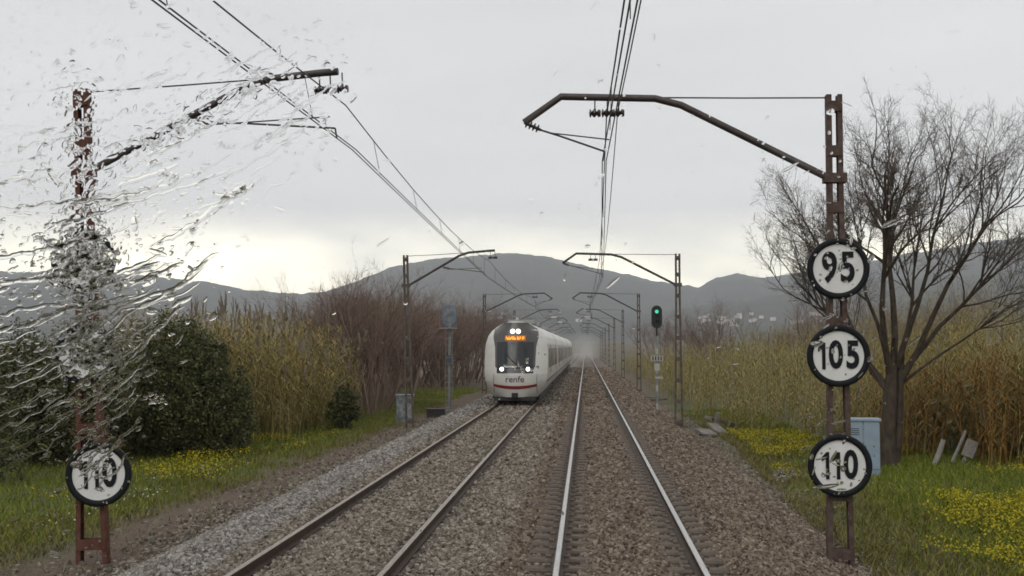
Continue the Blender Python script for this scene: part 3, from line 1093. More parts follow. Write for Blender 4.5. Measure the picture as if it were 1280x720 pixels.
def build_train():
    t = thing('passenger_train', 'white passenger train with lit headlamps coming towards us on the left track', 'train', (TX, TY, 0))
    zs = np.array(sorted(set([p[0] for p in WZ] + list(np.linspace(0.32, 3.79, 44)))))
    us = np.linspace(-1, 1, 41)
    cars = 5
    LEN = 19.4
    # front shell
    V = [(u * half_w(z), front_y(u * half_w(z), z), z) for z in zs for u in us]
    nu = len(us)
    i = np.arange(len(zs) - 1)[:, None] * nu
    j = np.arange(nu - 1)[None, :]
    F = np.stack([i + j, i + j + 1, i + nu + j + 1, i + nu + j], -1).reshape(-1, 4)
    nose = MB().add(V, F).build('nose', M['train_white'], t, smooth=True)

    def patch(name, m, x0f, x1f, z0, z1, lift=0.012, nx=16, nz=14, parent=t, smooth=True):
        V = []
        for q in range(nz + 1):
            for p in range(nx + 1):
                z = z0 + (z1 - z0) * q / nz
                a, b = x0f(z), x1f(z)
                x = a + (b - a) * p / nx
                V.append((x, front_y(x, z) - lift, z))
        i = np.arange(nz)[:, None] * (nx + 1)
        j = np.arange(nx)[None, :]
        F = np.stack([i + j, i + j + 1, i + nx + 2 + j, i + nx + 1 + j], -1).reshape(-1, 4)
        return MB().add(V, F).build(name, m, parent, smooth)

    # dark front between the white pillars
    we = lambda z: float(np.interp(z, [1.45, 1.7, 2.6, 3.1, 3.45, 3.72], [0.62, 0.92, 0.95, 1.06, 1.02, 0.56]))
    patch('front_mask', M['train_grey'], lambda z: -we(z), lambda z: we(z), 1.42, 3.74, 0.010, 22, 24)
    wd = lambda z: float(np.interp(z, [1.6, 2.0, 2.85], [0.80, 0.84, 0.86]))
    patch('windscreen', M['train_glass'], lambda z: -wd(z), lambda z: wd(z), 1.62, 2.84, 0.020)
    patch('destination_display', M['led_back'], lambda z: -0.48, lambda z: 0.48, 2.90, 3.14, 0.024, 6, 3)
    xx = -0.43
    while xx < 0.42:                                       # unreadable lit glyph columns
        wl = rnd.uniform(0.03, 0.055)
        h0, h1 = rnd.choice([(2.95, 3.09), (2.95, 3.09), (2.95, 3.03), (2.99, 3.09)])
        if rnd.random() > 0.12:
            patch('led_column', M['led'], lambda z: xx, lambda z: xx + wl, h0, h1, 0.030, 1, 1)
        xx += wl + 0.018
    # header lamps: a pair above the display
    for hx in (-0.13, 0.13):
        MB().disc((hx, front_y(hx, 3.33) - 0.05, 3.33), 0.105, 0.06, 20).build('top_lamp', M['top_lamp'], t)
    # lower headlamps with housings
    for sgn in (-1, 1):
        hx = sgn * 0.60
        hs = patch('headlamp_housing', M['head_black'], lambda z: hx - 0.24, lambda z: hx + 0.24, 1.42, 1.78, 0.026, 6, 5)
        MB().disc((hx, front_y(hx, 1.6) - 0.07, 1.60), 0.092, 0.06, 24).build('headlamp', M['head_lamp'], t)
    # wiper
    MB().tube([(0.25, front_y(.25, 1.75) - .06, 1.72), (-0.15, front_y(.1, 2.1) - .06, 2.0), (-0.45, front_y(.45, 2.3) - .06, 2.35)], 0.022, 6).build('wiper', M['under'], t)
    # nose panel outline, red stripe, lettering
    st = lambda x: 0.76 + 0.10 * (abs(x) / 0.95) ** 2
    V = []
    for p in range(25):
        x = -1.0 + 2.0 * p / 24
        for dz in (-0.075, 0.075):
            z = st(x) + dz * (1.0 - 0.25 * abs(x))
            V.append((x, front_y(x, z) - 0.012, z))
    F = [(2 * p, 2 * p + 2, 2 * p + 3, 2 * p + 1) for p in range(24)]
    MB().add(V, F).build('red_stripe', M['train_red'], t, smooth=True)
    me = text_mesh('renfe', 0.40, M['train_purple'], offset=0.004)
    for v in me.vertices:
        x, z = v.co.x * 1.05, v.co.y + 1.13
        v.co = (x, front_y(x, z) - 0.014, z)
    link('lettering', me, t)
    for sgn in (-1, 1):                                     # pillar seams
        MB().tube([(sgn * 0.99, front_y(.99, z) - 0.004, z) for z in np.linspace(0.5, 1.4, 6)], 0.012, 5).build('panel_seam', M['train_grey'], t)
    # snow plough, coupler
    MB().box(-0.95, 0.95, 0.25, 0.55, 0.16, 0.34).build('plough', M['under'], t)
    MB().box(-0.14, 0.14, 0.02, 0.7, 0.32, 0.52).build('coupler', M['under'], t)
    # cars
    zside = zs[zs <= 3.80]
    for c in range(cars):
        y0 = c * (LEN + 0.55)
        y1 = y0 + LEN
        P = []
        for sgn, seq in ((1, zside), (-1, zside[::-1])):
            for z in seq:
                P.append((sgn * half_w(z), z))
        n = len(P)
        stn = [y0 + 0.0, y0 + 3, y1 - 3, y1]
        V = []
        for q, y in enumerate(stn):
            for x, z in P:
                yy = front_y(x, z) if (c == 0 and q == 0) else y
                V.append((x, yy, z))
        i = np.arange(len(stn) - 1)[:, None] * n
        j = np.arange(n - 1)[None, :]
        F = np.stack([i + j, i + j + 1, i + n + j + 1, i + n + j], -1).reshape(-1, 4)
        mb = MB().add(V, F)
        if c:
            mb.addpoly(list(range(n - 1, -1, -1)))
        mb.addpoly([(len(stn) - 1) * n + q for q in range(n)])
        body = mb.build('car_body', M['train_white'], t, smooth=False)
        for p in body.data.polygons:
            p.use_smooth = len(p.vertices) == 4
        # window band and windows, both sides, doors
        ya, yb = y0 + (2.9 if c == 0 else 1.2), y1 - 1.2
        for sgn in (-1, 1):
            xw = lambda z, e: sgn * (half_w(z) + e)
            nwin = 6
            pitch = (yb - ya) / (nwin + 2)
            k = 0
            for q in range(nwin + 2):
                a, b = ya + q * pitch, ya + (q + 1) * pitch
                if q in (1, 6):                              # door leaf
                    MB().add([(xw(0.6, .012), a + .25, 0.62), (xw(0.6, .012) , b - .25, 0.62), (xw(1.4, .012), b - .25, 1.4), (xw(1.4, .012), a + .25, 1.4), (xw(2.7, .012), b - .25, 2.7), (xw(2.7, .012), a + .25, 2.7)],
                             [(0, 1, 2, 3), (3, 2, 4, 5)]).build('door', M['train_roof'], t)
                    MB().add([(xw(1.6, .022), a + .5, 1.6), (xw(1.6, .022), b - .5, 1.6), (xw(2.5, .022), b - .5, 2.5), (xw(2.5, .022), a + .5, 2.5)], [(0, 1, 2, 3)]).build('door_window', M['train_glass'], t)
                else:
                    MB().add([(xw(1.62, .012), a + .06, 1.62), (xw(1.62, .012), b - .06, 1.62), (xw(2.3, .012), b - .06, 2.3), (xw(2.3, .012), a + .06, 2.3), (xw(2.56, .012), b - .06, 2.56), (xw(2.56, .012), a + .06, 2.56)],
                             [(0, 1, 2, 3), (3, 2, 4, 5)]).build('window', M['train_glass'], t)
            MB().add([(xw(0.98, .012), y0 + (1.2 if c == 0 else 0.1), 0.98), (xw(.98, .012), y1 - .1, 0.98), (xw(1.07, .012), y1 - .1, 1.07), (xw(1.07, .012), y0 + (1.2 if c == 0 else 0.1), 1.07)], [(0, 1, 2, 3)]).build('side_stripe', M['train_purple'], t)
        # roof pods
        for ry in ((5, 8.2), (11.5, 14.7)):
            bm = bevel_box(1.3, ry[1] - ry[0], 0.22, 0.06)
            bm_obj('roof_unit', bm, M['train_roof'], t, Matrix.Translation((0, y0 + (ry[0] + ry[1]) / 2, 3.86)))
        MB().box(-1.1, 1.1, y0 + 1.4, y1 - 0.4, 0.22, 0.40).build('underframe', M['under'], t)
        if c < cars - 1:
            MB().box(-1.05, 1.05, y1 - .05, y1 + 0.6, 0.6, 3.3).build('gangway', M['under'], t)
        for by in (y0 + 3.2, y1 - 2.6):
            bg = MB().box(-1.0, 1.0, by - 1.5, by + 1.5, 0.36, 0.62).build('bogie', M['under'], t)
            for wy in (by - 1.05, by + 1.05):
                for sgn in (-1, 1):
                    an = np.linspace(0, 2 * math.pi, 21)[:-1]
                    V = [(sgn * 0.869 + dx, wy + 0.42 * math.cos(a), 0.425 + 0.42 * math.sin(a)) for dx in (-.07, .07) for a in an]
                    mb = MB().add(V, [(q, (q + 1) % 20, 20 + (q + 1) % 20, 20 + q) for q in range(20)])
                    mb.addpoly(list(range(20)))
                    mb.addpoly(list(range(39, 19, -1)))
                    mb.build('wheel', M['under'], bg)
    return t


build_train()


# ------------------------------------------------------------------ signals and cabinets
def rounded_slab(wd, ht, dp, n=10):
    """upright slab with half-round top and bottom, face towards -y"""
    r = wd / 2
    pts = [(r * math.cos(a), ht / 2 - r + r * math.sin(a)) for a in np.linspace(0, math.pi, n)]
    pts += [(r * math.cos(a), -ht / 2 + r + r * math.sin(a)) for a in np.linspace(math.pi, 2 * math.pi, n)]
    m = len(pts)
    V = [(x, -dp / 2, z) for x, z in pts] + [(x, dp / 2, z) for x, z in pts]
    mb = MB().add(V, [(i, i + m, (i + 1) % m + m, (i + 1) % m) for i in range(m)])
    mb.addpoly(list(range(m)))
    mb.addpoly(list(range(2 * m - 1, m - 1, -1)))
    return mb


def green_signal():
    y = 55.5
    t = thing('railway_signal', 'black rounded railway signal showing green on a striped white post', 'signal', (2.98, y, -0.80))
    H = 5.45
    # banded post
    for k in range(12):
        z0, z1 = 0.35 + k * 0.30, 0.35 + (k + 1) * 0.30
        MB().tube([(0, 0, z0), (0, 0, z1)], 0.065, 10).build('post_band', M['plate_white'] if k % 3 == 0 else M['post_grey'], t)
    MB().box(-0.25, 0.25, -0.25, 0.25, -0.1, 0.36).build('base_block', M['slab'], t)
    MB().tube([(0, 0, 3.95), (0, 0, 4.5)], 0.05, 8).build('post_top', M['head_black'], t)
    hd = rounded_slab(0.52, 1.12, 0.16).build('signal_head', M['head_black'], t)
    hd.location = (0, -0.05, H - 0.56)
    for k, z in enumerate((0.26, 0.0, -0.27)):
        MB().disc((0, -0.10, z), 0.09, 0.02, 18).build('lens', M['green_lamp'] if k == 0 else M['head_black'], hd)
        an = np.linspace(0.1 * math.pi, 0.9 * math.pi, 9)     # hood
        V = [(0.115 * math.cos(a), yy, z + 0.115 * math.sin(a)) for yy in (-0.085, -0.26) for a in an] + [(0.125 * math.cos(a), yy, z + 0.125 * math.sin(a)) for yy in (-0.085, -0.26) for a in an]
        F = [(q, q + 1, 9 + q + 1, 9 + q) for q in range(8)] + [(18 + q, 27 + q, 27 + q + 1, 18 + q + 1) for q in range(8)] + [(9 + q, 10 + q, 28 + q, 27 + q) for q in range(8)]
        MB().add(V, F).build('hood', M['head_black'], hd)
    # number plate and small plates
    pl = MB().box(-0.30, 0.30, -0.10, -0.085, 2.72, 2.98).build('number_plate', M['plate_white'], t)
    for q in (-0.2, -0.07, 0.07, 0.2):
        MB().box(q - 0.03, q + 0.03, -0.106, -0.101, 2.75, 2.95).build('plate_mark', M['head_black'], pl)
    MB().box(-0.10, 0.28, -0.10, -0.085, 1.86, 1.96).build('small_plate', M['plate_white'], t)
    MB().box(-0.13, 0.13, -0.10, -0.085, 2.25, 2.6).build('small_plate', M['plate_white'], t)


def back_signal():
    y = 54.5
    t = thing('railway_signal', 'blue-grey back of a signal on a grey post left of the train', 'signal', (-7.15, y, -0.80))
    MB().tube([(0, 0, 0.2), (0, 0, 4.6)], [0.085, 0.075], 12).build('post', M['post_grey'], t)
    hd = rounded_slab(0.62, 1.05, 0.16).build('signal_head', M['head_blue'], t)
    hd.location = (-0.05, 0.08, 4.95)
    MB().box(-0.2, 0.2, -0.09, -0.012, -0.35, 0.35).build('back_cover', M['cab_grey'], hd)
    for sgn in (-1, 1):                                      # cage rails of the platform
        MB().tube([(sgn * 0.40 - 0.05, -0.3, 4.4), (sgn * 0.40 - 0.05, -0.3, 5.45)], 0.014, 6).build('cage_rail', M['head_blue'], t)
    for z in (4.42, 4.75, 5.1, 5.42):
        MB().tube([(-0.45, -0.3, z), (0.35, -0.3, z)], 0.012, 6).build('cage_rail', M['head_blue'], t)
    MB().box(-0.45, 0.35, -0.35, 0.1, 4.30, 4.36).build('platform', M['post_grey'], t)
    for sgn in (-1, 1):
        MB().tube([(sgn * 0.16, -0.22, 0.3), (sgn * 0.16, -0.22, 4.35)], 0.014, 6).build('ladder_rail', M['post_grey'], t)
    for k in range(13):
        MB().tube([(-0.16, -0.22, 0.5 + 0.3 * k), (0.16, -0.22, 0.5 + 0.3 * k)], 0.012, 6).build('rung', M['post_grey'], t)
    MB().box(-0.13, 0.13, -0.17, -0.086, 2.6, 3.0).build('junction_box', M['cab_dark'], t)
    bm_obj('base_block', bevel_box(0.55, 0.55, 0.5, 0.04), M['slab'], t, Matrix.Translation((0, 0, 0.1)))


green_signal()
back_signal()
bxo = thing('relay_box', 'low dark box on the ground at the foot of the left signal', 'box', (-7.55, 52.6, -0.75), 0.1)
bm_obj('housing', bevel_box(0.85, 0.5, 0.42, 0.05), M['under'], bxo, Matrix.Translation((0, 0, 0.21)))
bm_obj('lid', bevel_box(0.92, 0.56, 0.06, 0.02), M['dark_metal'], bxo, Matrix.Translation((0, 0, 0.45)))


def cabinet(x, y, wd, dp, ht, m, lab, rz=0.0, cat='cabinet'):
    t = thing('trackside_cabinet', lab, cat, (x, y, -0.78), rz)
    bm_obj('body', bevel_box(wd, dp, ht - 0.12, 0.02), m, t, Matrix.Translation((0, 0, 0.12 + (ht - 0.12) / 2)))
    bm_obj('plinth', bevel_box(wd + 0.1, dp + 0.1, 0.2, 0.02), M['slab'], t, Matrix.Translation((0, 0, 0.02)))
    bm_obj('roof', bevel_box(wd + 0.08, dp + 0.08, 0.07, 0.02), m, t, Matrix.Translation((0, -0.01, ht + 0.03)))
    for s in (-1, 1):
        dr = bm_obj('door', bevel_box(wd / 2 - 0.04, 0.02, ht - 0.3, 0.006, 1), m, t, Matrix.Translation((s * wd / 4, -dp / 2 - 0.012, 0.14 + ht / 2)))
        MB().box(s * 0.05 - 0.012, s * 0.05 + 0.012, -dp / 2 - 0.05, -dp / 2 - 0.024, ht * 0.5, ht * 0.5 + 0.14).build('handle', M['cab_dark'], dr)
    for s in range(4):
        MB().box(-wd * 0.36, -wd * 0.12, -dp / 2 - 0.03, -dp / 2 - 0.0235, ht - 0.2 - 0.05 * s, ht - 0.18 - 0.05 * s).build('vent_slot', M['cab_dark'], t)
    return t


cabinet(6.55, 29.4, 0.82, 0.45, 1.50, M['cab_blue'], 'pale blue metal cabinet behind the 110 disc, beside the bare tree trunk', -0.12)
cabinet(-8.45, 49.0, 0.75, 0.6, 1.25, M['cab_grey'], 'streaked grey cabinet on the grass behind the left mast nearest the train', 0.2)

# concrete trough covers and slabs
def slab(x, y, z, l, wd, h, rz, rx, ry, lab):
    bm = bevel_box(wd, l, h, 0.015, 1)
    o = bm_obj('concrete_slab', bm, M['slab'])
    o.location = (x, y, z)
    o.rotation_euler = (rx, ry, rz)
    tag(o, lab, 'slab', 'loose concrete slabs right of the track')


slab(3.05, 71.5, -0.50, 2.6, 0.45, 0.10, 0.9, 0.05, 0.1, 'long pale concrete slab lying at the foot of the mast left of the green signal, upper of two')
slab(3.15, 67.5, -0.52, 2.4, 0.45, 0.10, 1.1, -0.05, 0.1, 'long pale concrete slab near the green signal, lower of two')
slab(5.0, 46.5, -0.42, 2.6, 0.35, 0.14, -0.55, -0.16, 0.2, 'concrete beam sloping down from the bush towards the yellow flowers')
slab(4.5, 43.4, -0.52, 0.9, 0.5, 0.10, 0.5, 0.38, 0.1, 'broken concrete slab tilted up beside the second right mast')
slab(3.95, 42.2, -0.56, 1.0, 0.55, 0.10, 0.2, 0.12, 0.05, 'flat broken concrete slab at the foot of the second right mast')
slab(4.7, 45.3, -0.30, 0.16, 0.16, 0.6, 0.3, 0.1, 0.12, 'short upright concrete stub behind the broken slabs')

# weathered stakes below the reeds on the right
def stake(x, y, l, wd, ry, rx, lab, cap=False):
    t = thing('boundary_stake', lab, 'stake', (x, y, ground_z(x, y) - 0.08))
    t.rotation_euler = (rx, ry, 0)
    MB().tube([(0, 0, 0), (0.01, 0, l * 0.5), (0, 0, l)], [wd * 0.55, wd * 0.5, wd * 0.45], 8).build('shaft', M['stake'], t)
    if cap:
        bm_obj('board', bevel_box(0.34, 0.04, 0.5, 0.01, 1), M['stake'], t, Matrix.Translation((0, -wd * 0.5 - 0.03, l * 0.72)))


stake(9.35, 32.8, 0.85, 0.16, 0.35, 0, 'leaning pale stake on the right, leftmost of three below the reeds')
stake(9.95, 33.2, 1.1, 0.10, 0.42, 0, 'thin leaning stake between two others below the reeds')
stake(10.2, 33.0, 0.75, 0.12, 0.4, 0, 'leaning stake with a pale board below the reeds', True)


# ------------------------------------------------------------------ vegetation
def grow(mb, seed, base, direc, length, radius, spec, sides=(7, 5, 4, 3, 3, 3), mi=0):
    """recursive bare branches; spec: list of (children, length ratio, angle, upward pull) per level"""
    rg = np.random.default_rng(seed)

    def seg(p, d, ln, r, lev):
        nseg = 5 if lev < 2 else (4 if lev == 2 else 3)
        pts, rad, dirs = [p], [r], [d]
        for k in range(nseg):
            wob = rg.normal(size=3) * (0.10 + 0.05 * lev)
            up = spec[min(lev, len(spec) - 1)][3]
            d = d + wob + np.array((0, 0, up))
            d = d / np.linalg.norm(d)
            p = p + d * ln / nseg
            pts.append(p)
            dirs.append(d)
            rad.append(max(r * (1 - 0.62 * (k + 1) / nseg), 0.0024))
        mb.tube(pts, rad, sides[min(lev, 5)], cap=False, mi=mi if lev > 1 else 0)
        if lev >= len(spec):
            return
        n, ratio, ang, _ = spec[lev]
        for c in range(n):
            f = rg.uniform(0.28 if lev else 0.55, 1.0)
            if c == 0:
                f = 1.0
            x = f * nseg
            k = min(int(x), nseg - 1)
            q = pts[k] + (pts[k + 1] - pts[k]) * (x - k)
            dd = dirs[k + 1]
            a = rg.normal(size=3)
            a -= dd * (a @ dd)
            a /= np.linalg.norm(a) + 1e-9
            an = ang * rg.uniform(0.55, 1.3) * (0.4 if c == 0 else 1.0)
            nd = dd * math.cos(an) + a * math.sin(an)
            rr = max(rad[k] * rg.uniform(0.5, 0.72), 0.0035)
            seg(q, nd, ln * ratio * rg.uniform(0.7, 1.2) * (1.15 - 0.35 * f), rr, lev + 1)
    seg(np.array(base, float), np.array(direc, float) / np.linalg.norm(direc), length, radius, 0)


def big_bare_tree():
    t = thing('bare_tree', 'large leafless tree with upswept branches behind the right mast', 'tree', (7.75, 31.6, -0.85))
    mb = MB()
    mb.tube([(0.02, 0, -0.2), (0, 0, 0.1), (0.03, 0.02, 0.7), (0.06, 0.02, 1.5), (0.12, 0, 2.4), (0.2, 0, 3.1), (0.24, 0.02, 3.7)], [0.32, 0.26, 0.215, 0.20, 0.185, 0.10, 0.04], 12)
    mb.tube([(0.06, 0.1, -0.2), (0.28, 0.12, 0.5), (0.36, 0.1, 1.6), (0.42, 0.05, 2.8), (0.5, 0.05, 3.4)], [0.17, 0.14, 0.125, 0.09, 0.04], 9)
    mb.build('trunk', M['bark'], t, smooth=True)
    mb = MB()
    spec = [(9, 0.58, 0.48, 0.05), (8, 0.50, 0.50, 0.07), (6, 0.52, 0.52, 0.06), (4, 0.6, 0.6, 0.04)]
    limbs = [((0.08, 0, 2.2), (-0.62, 0.1, 1.0), 5.2, 0.12), ((0.14, 0, 2.6), (-0.20, -0.15, 1.0), 6.0, 0.14), ((0.2, 0, 2.8), (0.12, 0.2, 1.0), 6.4, 0.15), ((0.4, 0.05, 2.5), (0.45, -0.1, 1.0), 6.0, 0.13),
             ((0.42, 0.05, 2.7), (0.85, 0.25, 1.0), 5.6, 0.11), ((0.1, 0, 2.1), (-0.95, -0.2, 0.85), 3.6, 0.05), ((0.38, 0.05, 2.4), (1.0, -0.2, 0.8), 4.4, 0.06), ((0.3, 0.1, 2.4), (0.2, 0.7, 1.0), 5.2, 0.10), ((0.1, 0, 2.5), (-0.42, 0.35, 1.0), 5.2, 0.10), ((0.1, 0, 2.3), (-0.85, 0.1, 1.0), 4.6, 0.085), ((0.3, 0, 2.9), (0.3, -0.3, 1.0), 5.6, 0.11)]
    for k, (b, d, ln, r) in enumerate(limbs):
        grow(mb, 100 + k, b, d, ln * 0.82, r * 0.72, spec, mi=1)
    mb.build('crown', [M['bark'], M['twig']], t)


big_bare_tree()


def shrub_mesh(seed, h, stems, material, spread=0.5, spec=None):
    mb = MB()
    rg = np.random.default_rng(seed)
    spec = spec or [(7, 0.5, 0.5, 0.04), (6, 0.55, 0.6, 0.05), (5, 0.55, 0.6, 0.04)]
    for k in range(stems):
        a = rg.uniform(0, 2 * math.pi)
        rr = spread * rg.uniform(0, 1)
        grow(mb, seed * 31 + k, (rr * math.cos(a), rr * math.sin(a), -0.15), (0.5 * rr * math.cos(a), 0.5 * rr * math.sin(a), 1), h * rg.uniform(0.6, 0.85), h * 0.008 + 0.006, spec, (5, 4, 3, 3, 3, 3))
    return mb.mesh('branches', material)


BR = [shrub_mesh(300 + k, 5.4, 9, M['twig_brown'], 1.3, [(8, 0.5, 0.5, 0.04), (6, 0.55, 0.6, 0.05), (6, 0.55, 0.6, 0.04)]) for k in range(4)]
GR = [shrub_mesh(400 + k, 7.0, 3, M['twig_grey'], 0.5) for k in range(3)]
ST = [None] * 8


def put_shrub(me, x, y, sc_, name, lab, cat, grp):
    t = thing(name, lab, cat, (x, y, ground_z(x, y)), rnd.uniform(0, 6.28), grp)
    o = link('branches', me, t)
    o.scale = (sc_ * rnd.uniform(0.9, 1.15), sc_ * rnd.uniform(0.9, 1.15), sc_)
    return t


# thicket left of the train
for k in range(46):
    y = rnd.uniform(52, 125)
    x = -10.2 - rnd.uniform(0, 1) * (4 + 0.09 * (y - 50)) - 0.015 * (y - 50)
    put_shrub(rnd.choice(BR), x, y, rnd.uniform(0.85, 1.2) * (1 + 0.002 * (y - 50)), 'bare_bush', 'leafless reddish-brown bush in the thicket left of the oncoming train', 'bush', 'bare bushes in the thicket left of the train')
# grey bare trees over the train roof and along both sides far away
for k in range(16):
    y = rnd.uniform(100, 240)
    put_shrub(rnd.choice(GR), -9.5 - rnd.uniform(0, 8), y, rnd.uniform(0.85, 1.25), 'bare_tree', 'grey leafless tree seen above the roof of the train', 'tree', 'grey bare trees behind the train')
for k in range(34):
    y = rnd.uniform(95, 330)
    x = 9.0 + rnd.uniform(0, 1) ** 0.8 * (0.28 * y)
    put_shrub(rnd.choice(BR + GR), x, y, rnd.uniform(0.95, 1.5), 'bare_tree', 'leafless brown tree in the far belt behind the reeds on the right', 'tree', 'far bare trees behind the right reeds')


# leafy evergreen shrubs
def leafy(name, lab, cat, x, y, blobs, n, leaf, seed, group=None, m='leaf_dark'):
    rg = np.random.default_rng(seed)
    t = thing(name, lab, cat, (x, y, ground_z(x, y)), 0, group)
    mb = MB()
    for (cx, cyy, cz, rx, ry, rz) in blobs:
        k = int(n * rx * rz)
        # leaf sprays gather in tufts near the surface
        nt = max(20, k // 45)
        d = rg.normal(size=(nt, 3))
        d /= np.linalg.norm(d, axis=1)[:, None]
        tuft = d * np.where(rg.random(nt) < 0.16, rg.uniform(1.05, 1.32, nt), rg.uniform(0.3, 1.05, nt) ** 0.5)[:, None]
        idx = rg.integers(0, nt, k)
        p = tuft[idx] + rg.normal(size=(k, 3)) * 0.085
        p = p * np.array((rx, ry, rz)) + np.array((cx, cyy, cz))
        p = p[p[:, 2] > 0.02]
        k = len(p)
        a = rg.normal(size=(k, 3))
        a /= np.linalg.norm(a, axis=1)[:, None]
        b = np.cross(a, rg.normal(size=(k, 3)))
        b /= np.linalg.norm(b, axis=1)[:, None]
        s = (leaf * rg.uniform(0.6, 1.4, k))[:, None]
        V = np.stack([p - a * s, p + b * s * 0.42, p + a * s, p - b * s * 0.42], 1).reshape(-1, 3)
        mb.add(V, (np.arange(4)[None] + 4 * np.arange(k)[:, None]))
    mb.build('foliage', M[m], t)
    st = MB()
    for (cx, cyy, cz, rx, ry, rz) in blobs:
        for q in range(3):
            st.tube([(cx * 0.5, cyy * 0.5, -0.1), (cx * 0.8 + rg.normal() * .2, cyy, cz * 0.6), (cx + rg.normal() * rx * .4, cyy + rg.normal() * .3, cz + rz * 0.6)], [0.06, 0.04, 0.012], 5, cap=False)
    st.build('stem', M['bark'], t)
    return t


leafy('evergreen_bush', 'large dark green bush in front of the yellow reeds on the left', 'bush', -12.6, 33.5,
      [(0, 0, 1.5, 1.5, 1.3, 1.7), (-0.5, 0.3, 2.7, 1.2, 1.1, 1.4), (1.0, 0, 1.2, 1.0, 1.0, 1.3), (-1.4, 0.4, 1.6, 1.2, 1.1, 1.8), (0.5, 0.1, 2.6, 0.8, 0.8, 0.9)], 9000, 0.052, 1)
leafy('evergreen_bush', 'dark green bush behind the rain-blurred left mast', 'bush', -15.4, 31.0,
      [(0, 0, 1.4, 1.6, 1.3, 1.6), (-1.0, 0.2, 2.0, 1.4, 1.2, 1.6), (0.9, 0.3, 2.2, 1.2, 1.1, 1.4)], 6500, 0.055, 2)
leafy('evergreen_bush', 'dark green bush at the left edge of the picture', 'bush', -16.3, 25.5,
      [(0, 0, 1.2, 1.5, 1.3, 1.5), (-1.2, 0, 1.7, 1.5, 1.2, 1.6), (1.0, 0.4, 1.3, 1.1, 1.0, 1.3)], 6500, 0.052, 3)
leafy('evergreen_bush', 'small round dark shrub at the right foot of the left reeds', 'bush', -10.2, 44.2,
      [(0, 0, 0.75, 0.62, 0.6, 0.8), (0.25, 0, 1.1, 0.45, 0.45, 0.55)], 9000, 0.05, 4)


# reed beds (nobody could count them)
def reeds(name, pts, hts, materials, seed, leaves=9, plume_p=0.12, lean=0.10, wind=(0.05, 0.0)):
    rg = np.random.default_rng(seed)
    mb = MB()
    for (x, y), h in zip(pts, hts):
        z0 = ground_z(x, y) - 0.05
        d = rg.normal(size=2) * lean + np.array(wind)
        r = rg.uniform(0.010, 0.016)
        bend = rg.normal(size=2) * 0.12
        def at(f):
            return np.array((x + d[0] * h * f + bend[0] * f * f * h * 0.5, y + d[1] * h * f + bend[1] * f * f * h * 0.5, z0 + h * f))
        mi = 0 if rg.random() < 0.75 else 1
        P = np.array([at(0), at(0.5), at(1.0)])
        rad = [r, r * 0.85, r * 0.3]
        an = np.array((0, 2.1, 4.2)) + rg.uniform(0, 6)
        V = np.concatenate([P[k] + rad[k] * np.stack([np.cos(an), np.sin(an), 0 * an], 1) for k in range(3)])
        F = [(0, 1, 4, 3), (1, 2, 5, 4), (2, 0, 3, 5), (3, 4, 7, 6), (4, 5, 8, 7), (5, 3, 6, 8)]
        mb.add(V, F, mi)
        n = leaves
        f = rg.uniform(0.12, 1.0, n) ** 0.8
        a = rg.uniform(0, 2 * math.pi, n)
        ll = rg.uniform(0.35, 0.8, n) * (0.6 + 0.12 * h)
        up = rg.uniform(0.1, 0.95, n)
        wv = rg.uniform(0.008, 0.020, n)
        for k in range(n):
            p0 = at(f[k])
            ho = np.array((math.cos(a[k]), math.sin(a[k]), 0))
            sd = np.array((-ho[1], ho[0], 0)) * wv[k]
            p1 = p0 + ho * ll[k] * 0.45 + np.array((0, 0, up[k] * ll[k] * 0.5))
            p2 = p0 + ho * ll[k] * 0.95 + np.array((0, 0, (up[k] - 0.45) * ll[k] * 0.6))
            b = mb.n
            mb.add(np.array([p0 - sd * .5, p0 + sd * .5, p1 + sd, p1 - sd, p2]), [(0, 1, 2, 3)], mi)
            mb.Ft.append(np.array([(b + 3, b + 2, b + 4)]))
            mb.mt.append(np.array([mi]))
        if rg.random() < plume_p:
            q = at(1.0)
            for k in range(7):
                e = q + np.array((rg.normal() * 0.07, rg.normal() * 0.07, 0.12 + 0.06 * k))
                sd = rg.normal(size=3) * 0.022
                mb.add(np.array([q - sd, q + sd, e + sd * 0.6, e - sd * 0.6]), [(0, 1, 2, 3)], 2)
                q = q + np.array((d[0] * 0.05, d[1] * 0.05, 0.05))
    o = mb.build(name, materials)
    return o


def scatter(n, fn):
    out = []
    while len(out) < n:
        p = fn()
        if p is not None:
            out.append(p)
    return out


def left_bed():
    y = rnd.uniform(36, 52)
    x = rnd.uniform(-17.5, -10.6)
    if x > -11.2 - 0.0 * y + 0.35 * math.sin(y * 1.3):
        return None
    if y < 37.5 and x > -12.5:
        return None
    return x, y


P = scatter(1150, left_bed)
o = reeds('reed_bed', P, [rnd.uniform(2.6, 4.7) * (0.55 + 0.45 * min(1, max(0.1, (-x - 10.6) / 1.8))) for x, y in P], [M['reed'], M['reed_green'], M['plume']], 21, 20, 0.15)
tag(o, 'bed of tall yellow-green reeds with plumes left of the track', 'reeds', kind='stuff')


def right_bed():
    y = 34 + 150 * rnd.random() ** 1.7
    edge = float(np.interp(y, [34, 38, 44, 50, 60, 80, 130], [11.2, 8.8, 6.6, 5.2, 4.7, 4.6, 4.8])) + 0.5 * math.sin(y * 0.9)
    x = edge + rnd.random() ** 1.3 * (0.30 * y + 2 - 0.0 * edge)
    if x > 0.42 * y + 3:
        return None
    return x, y


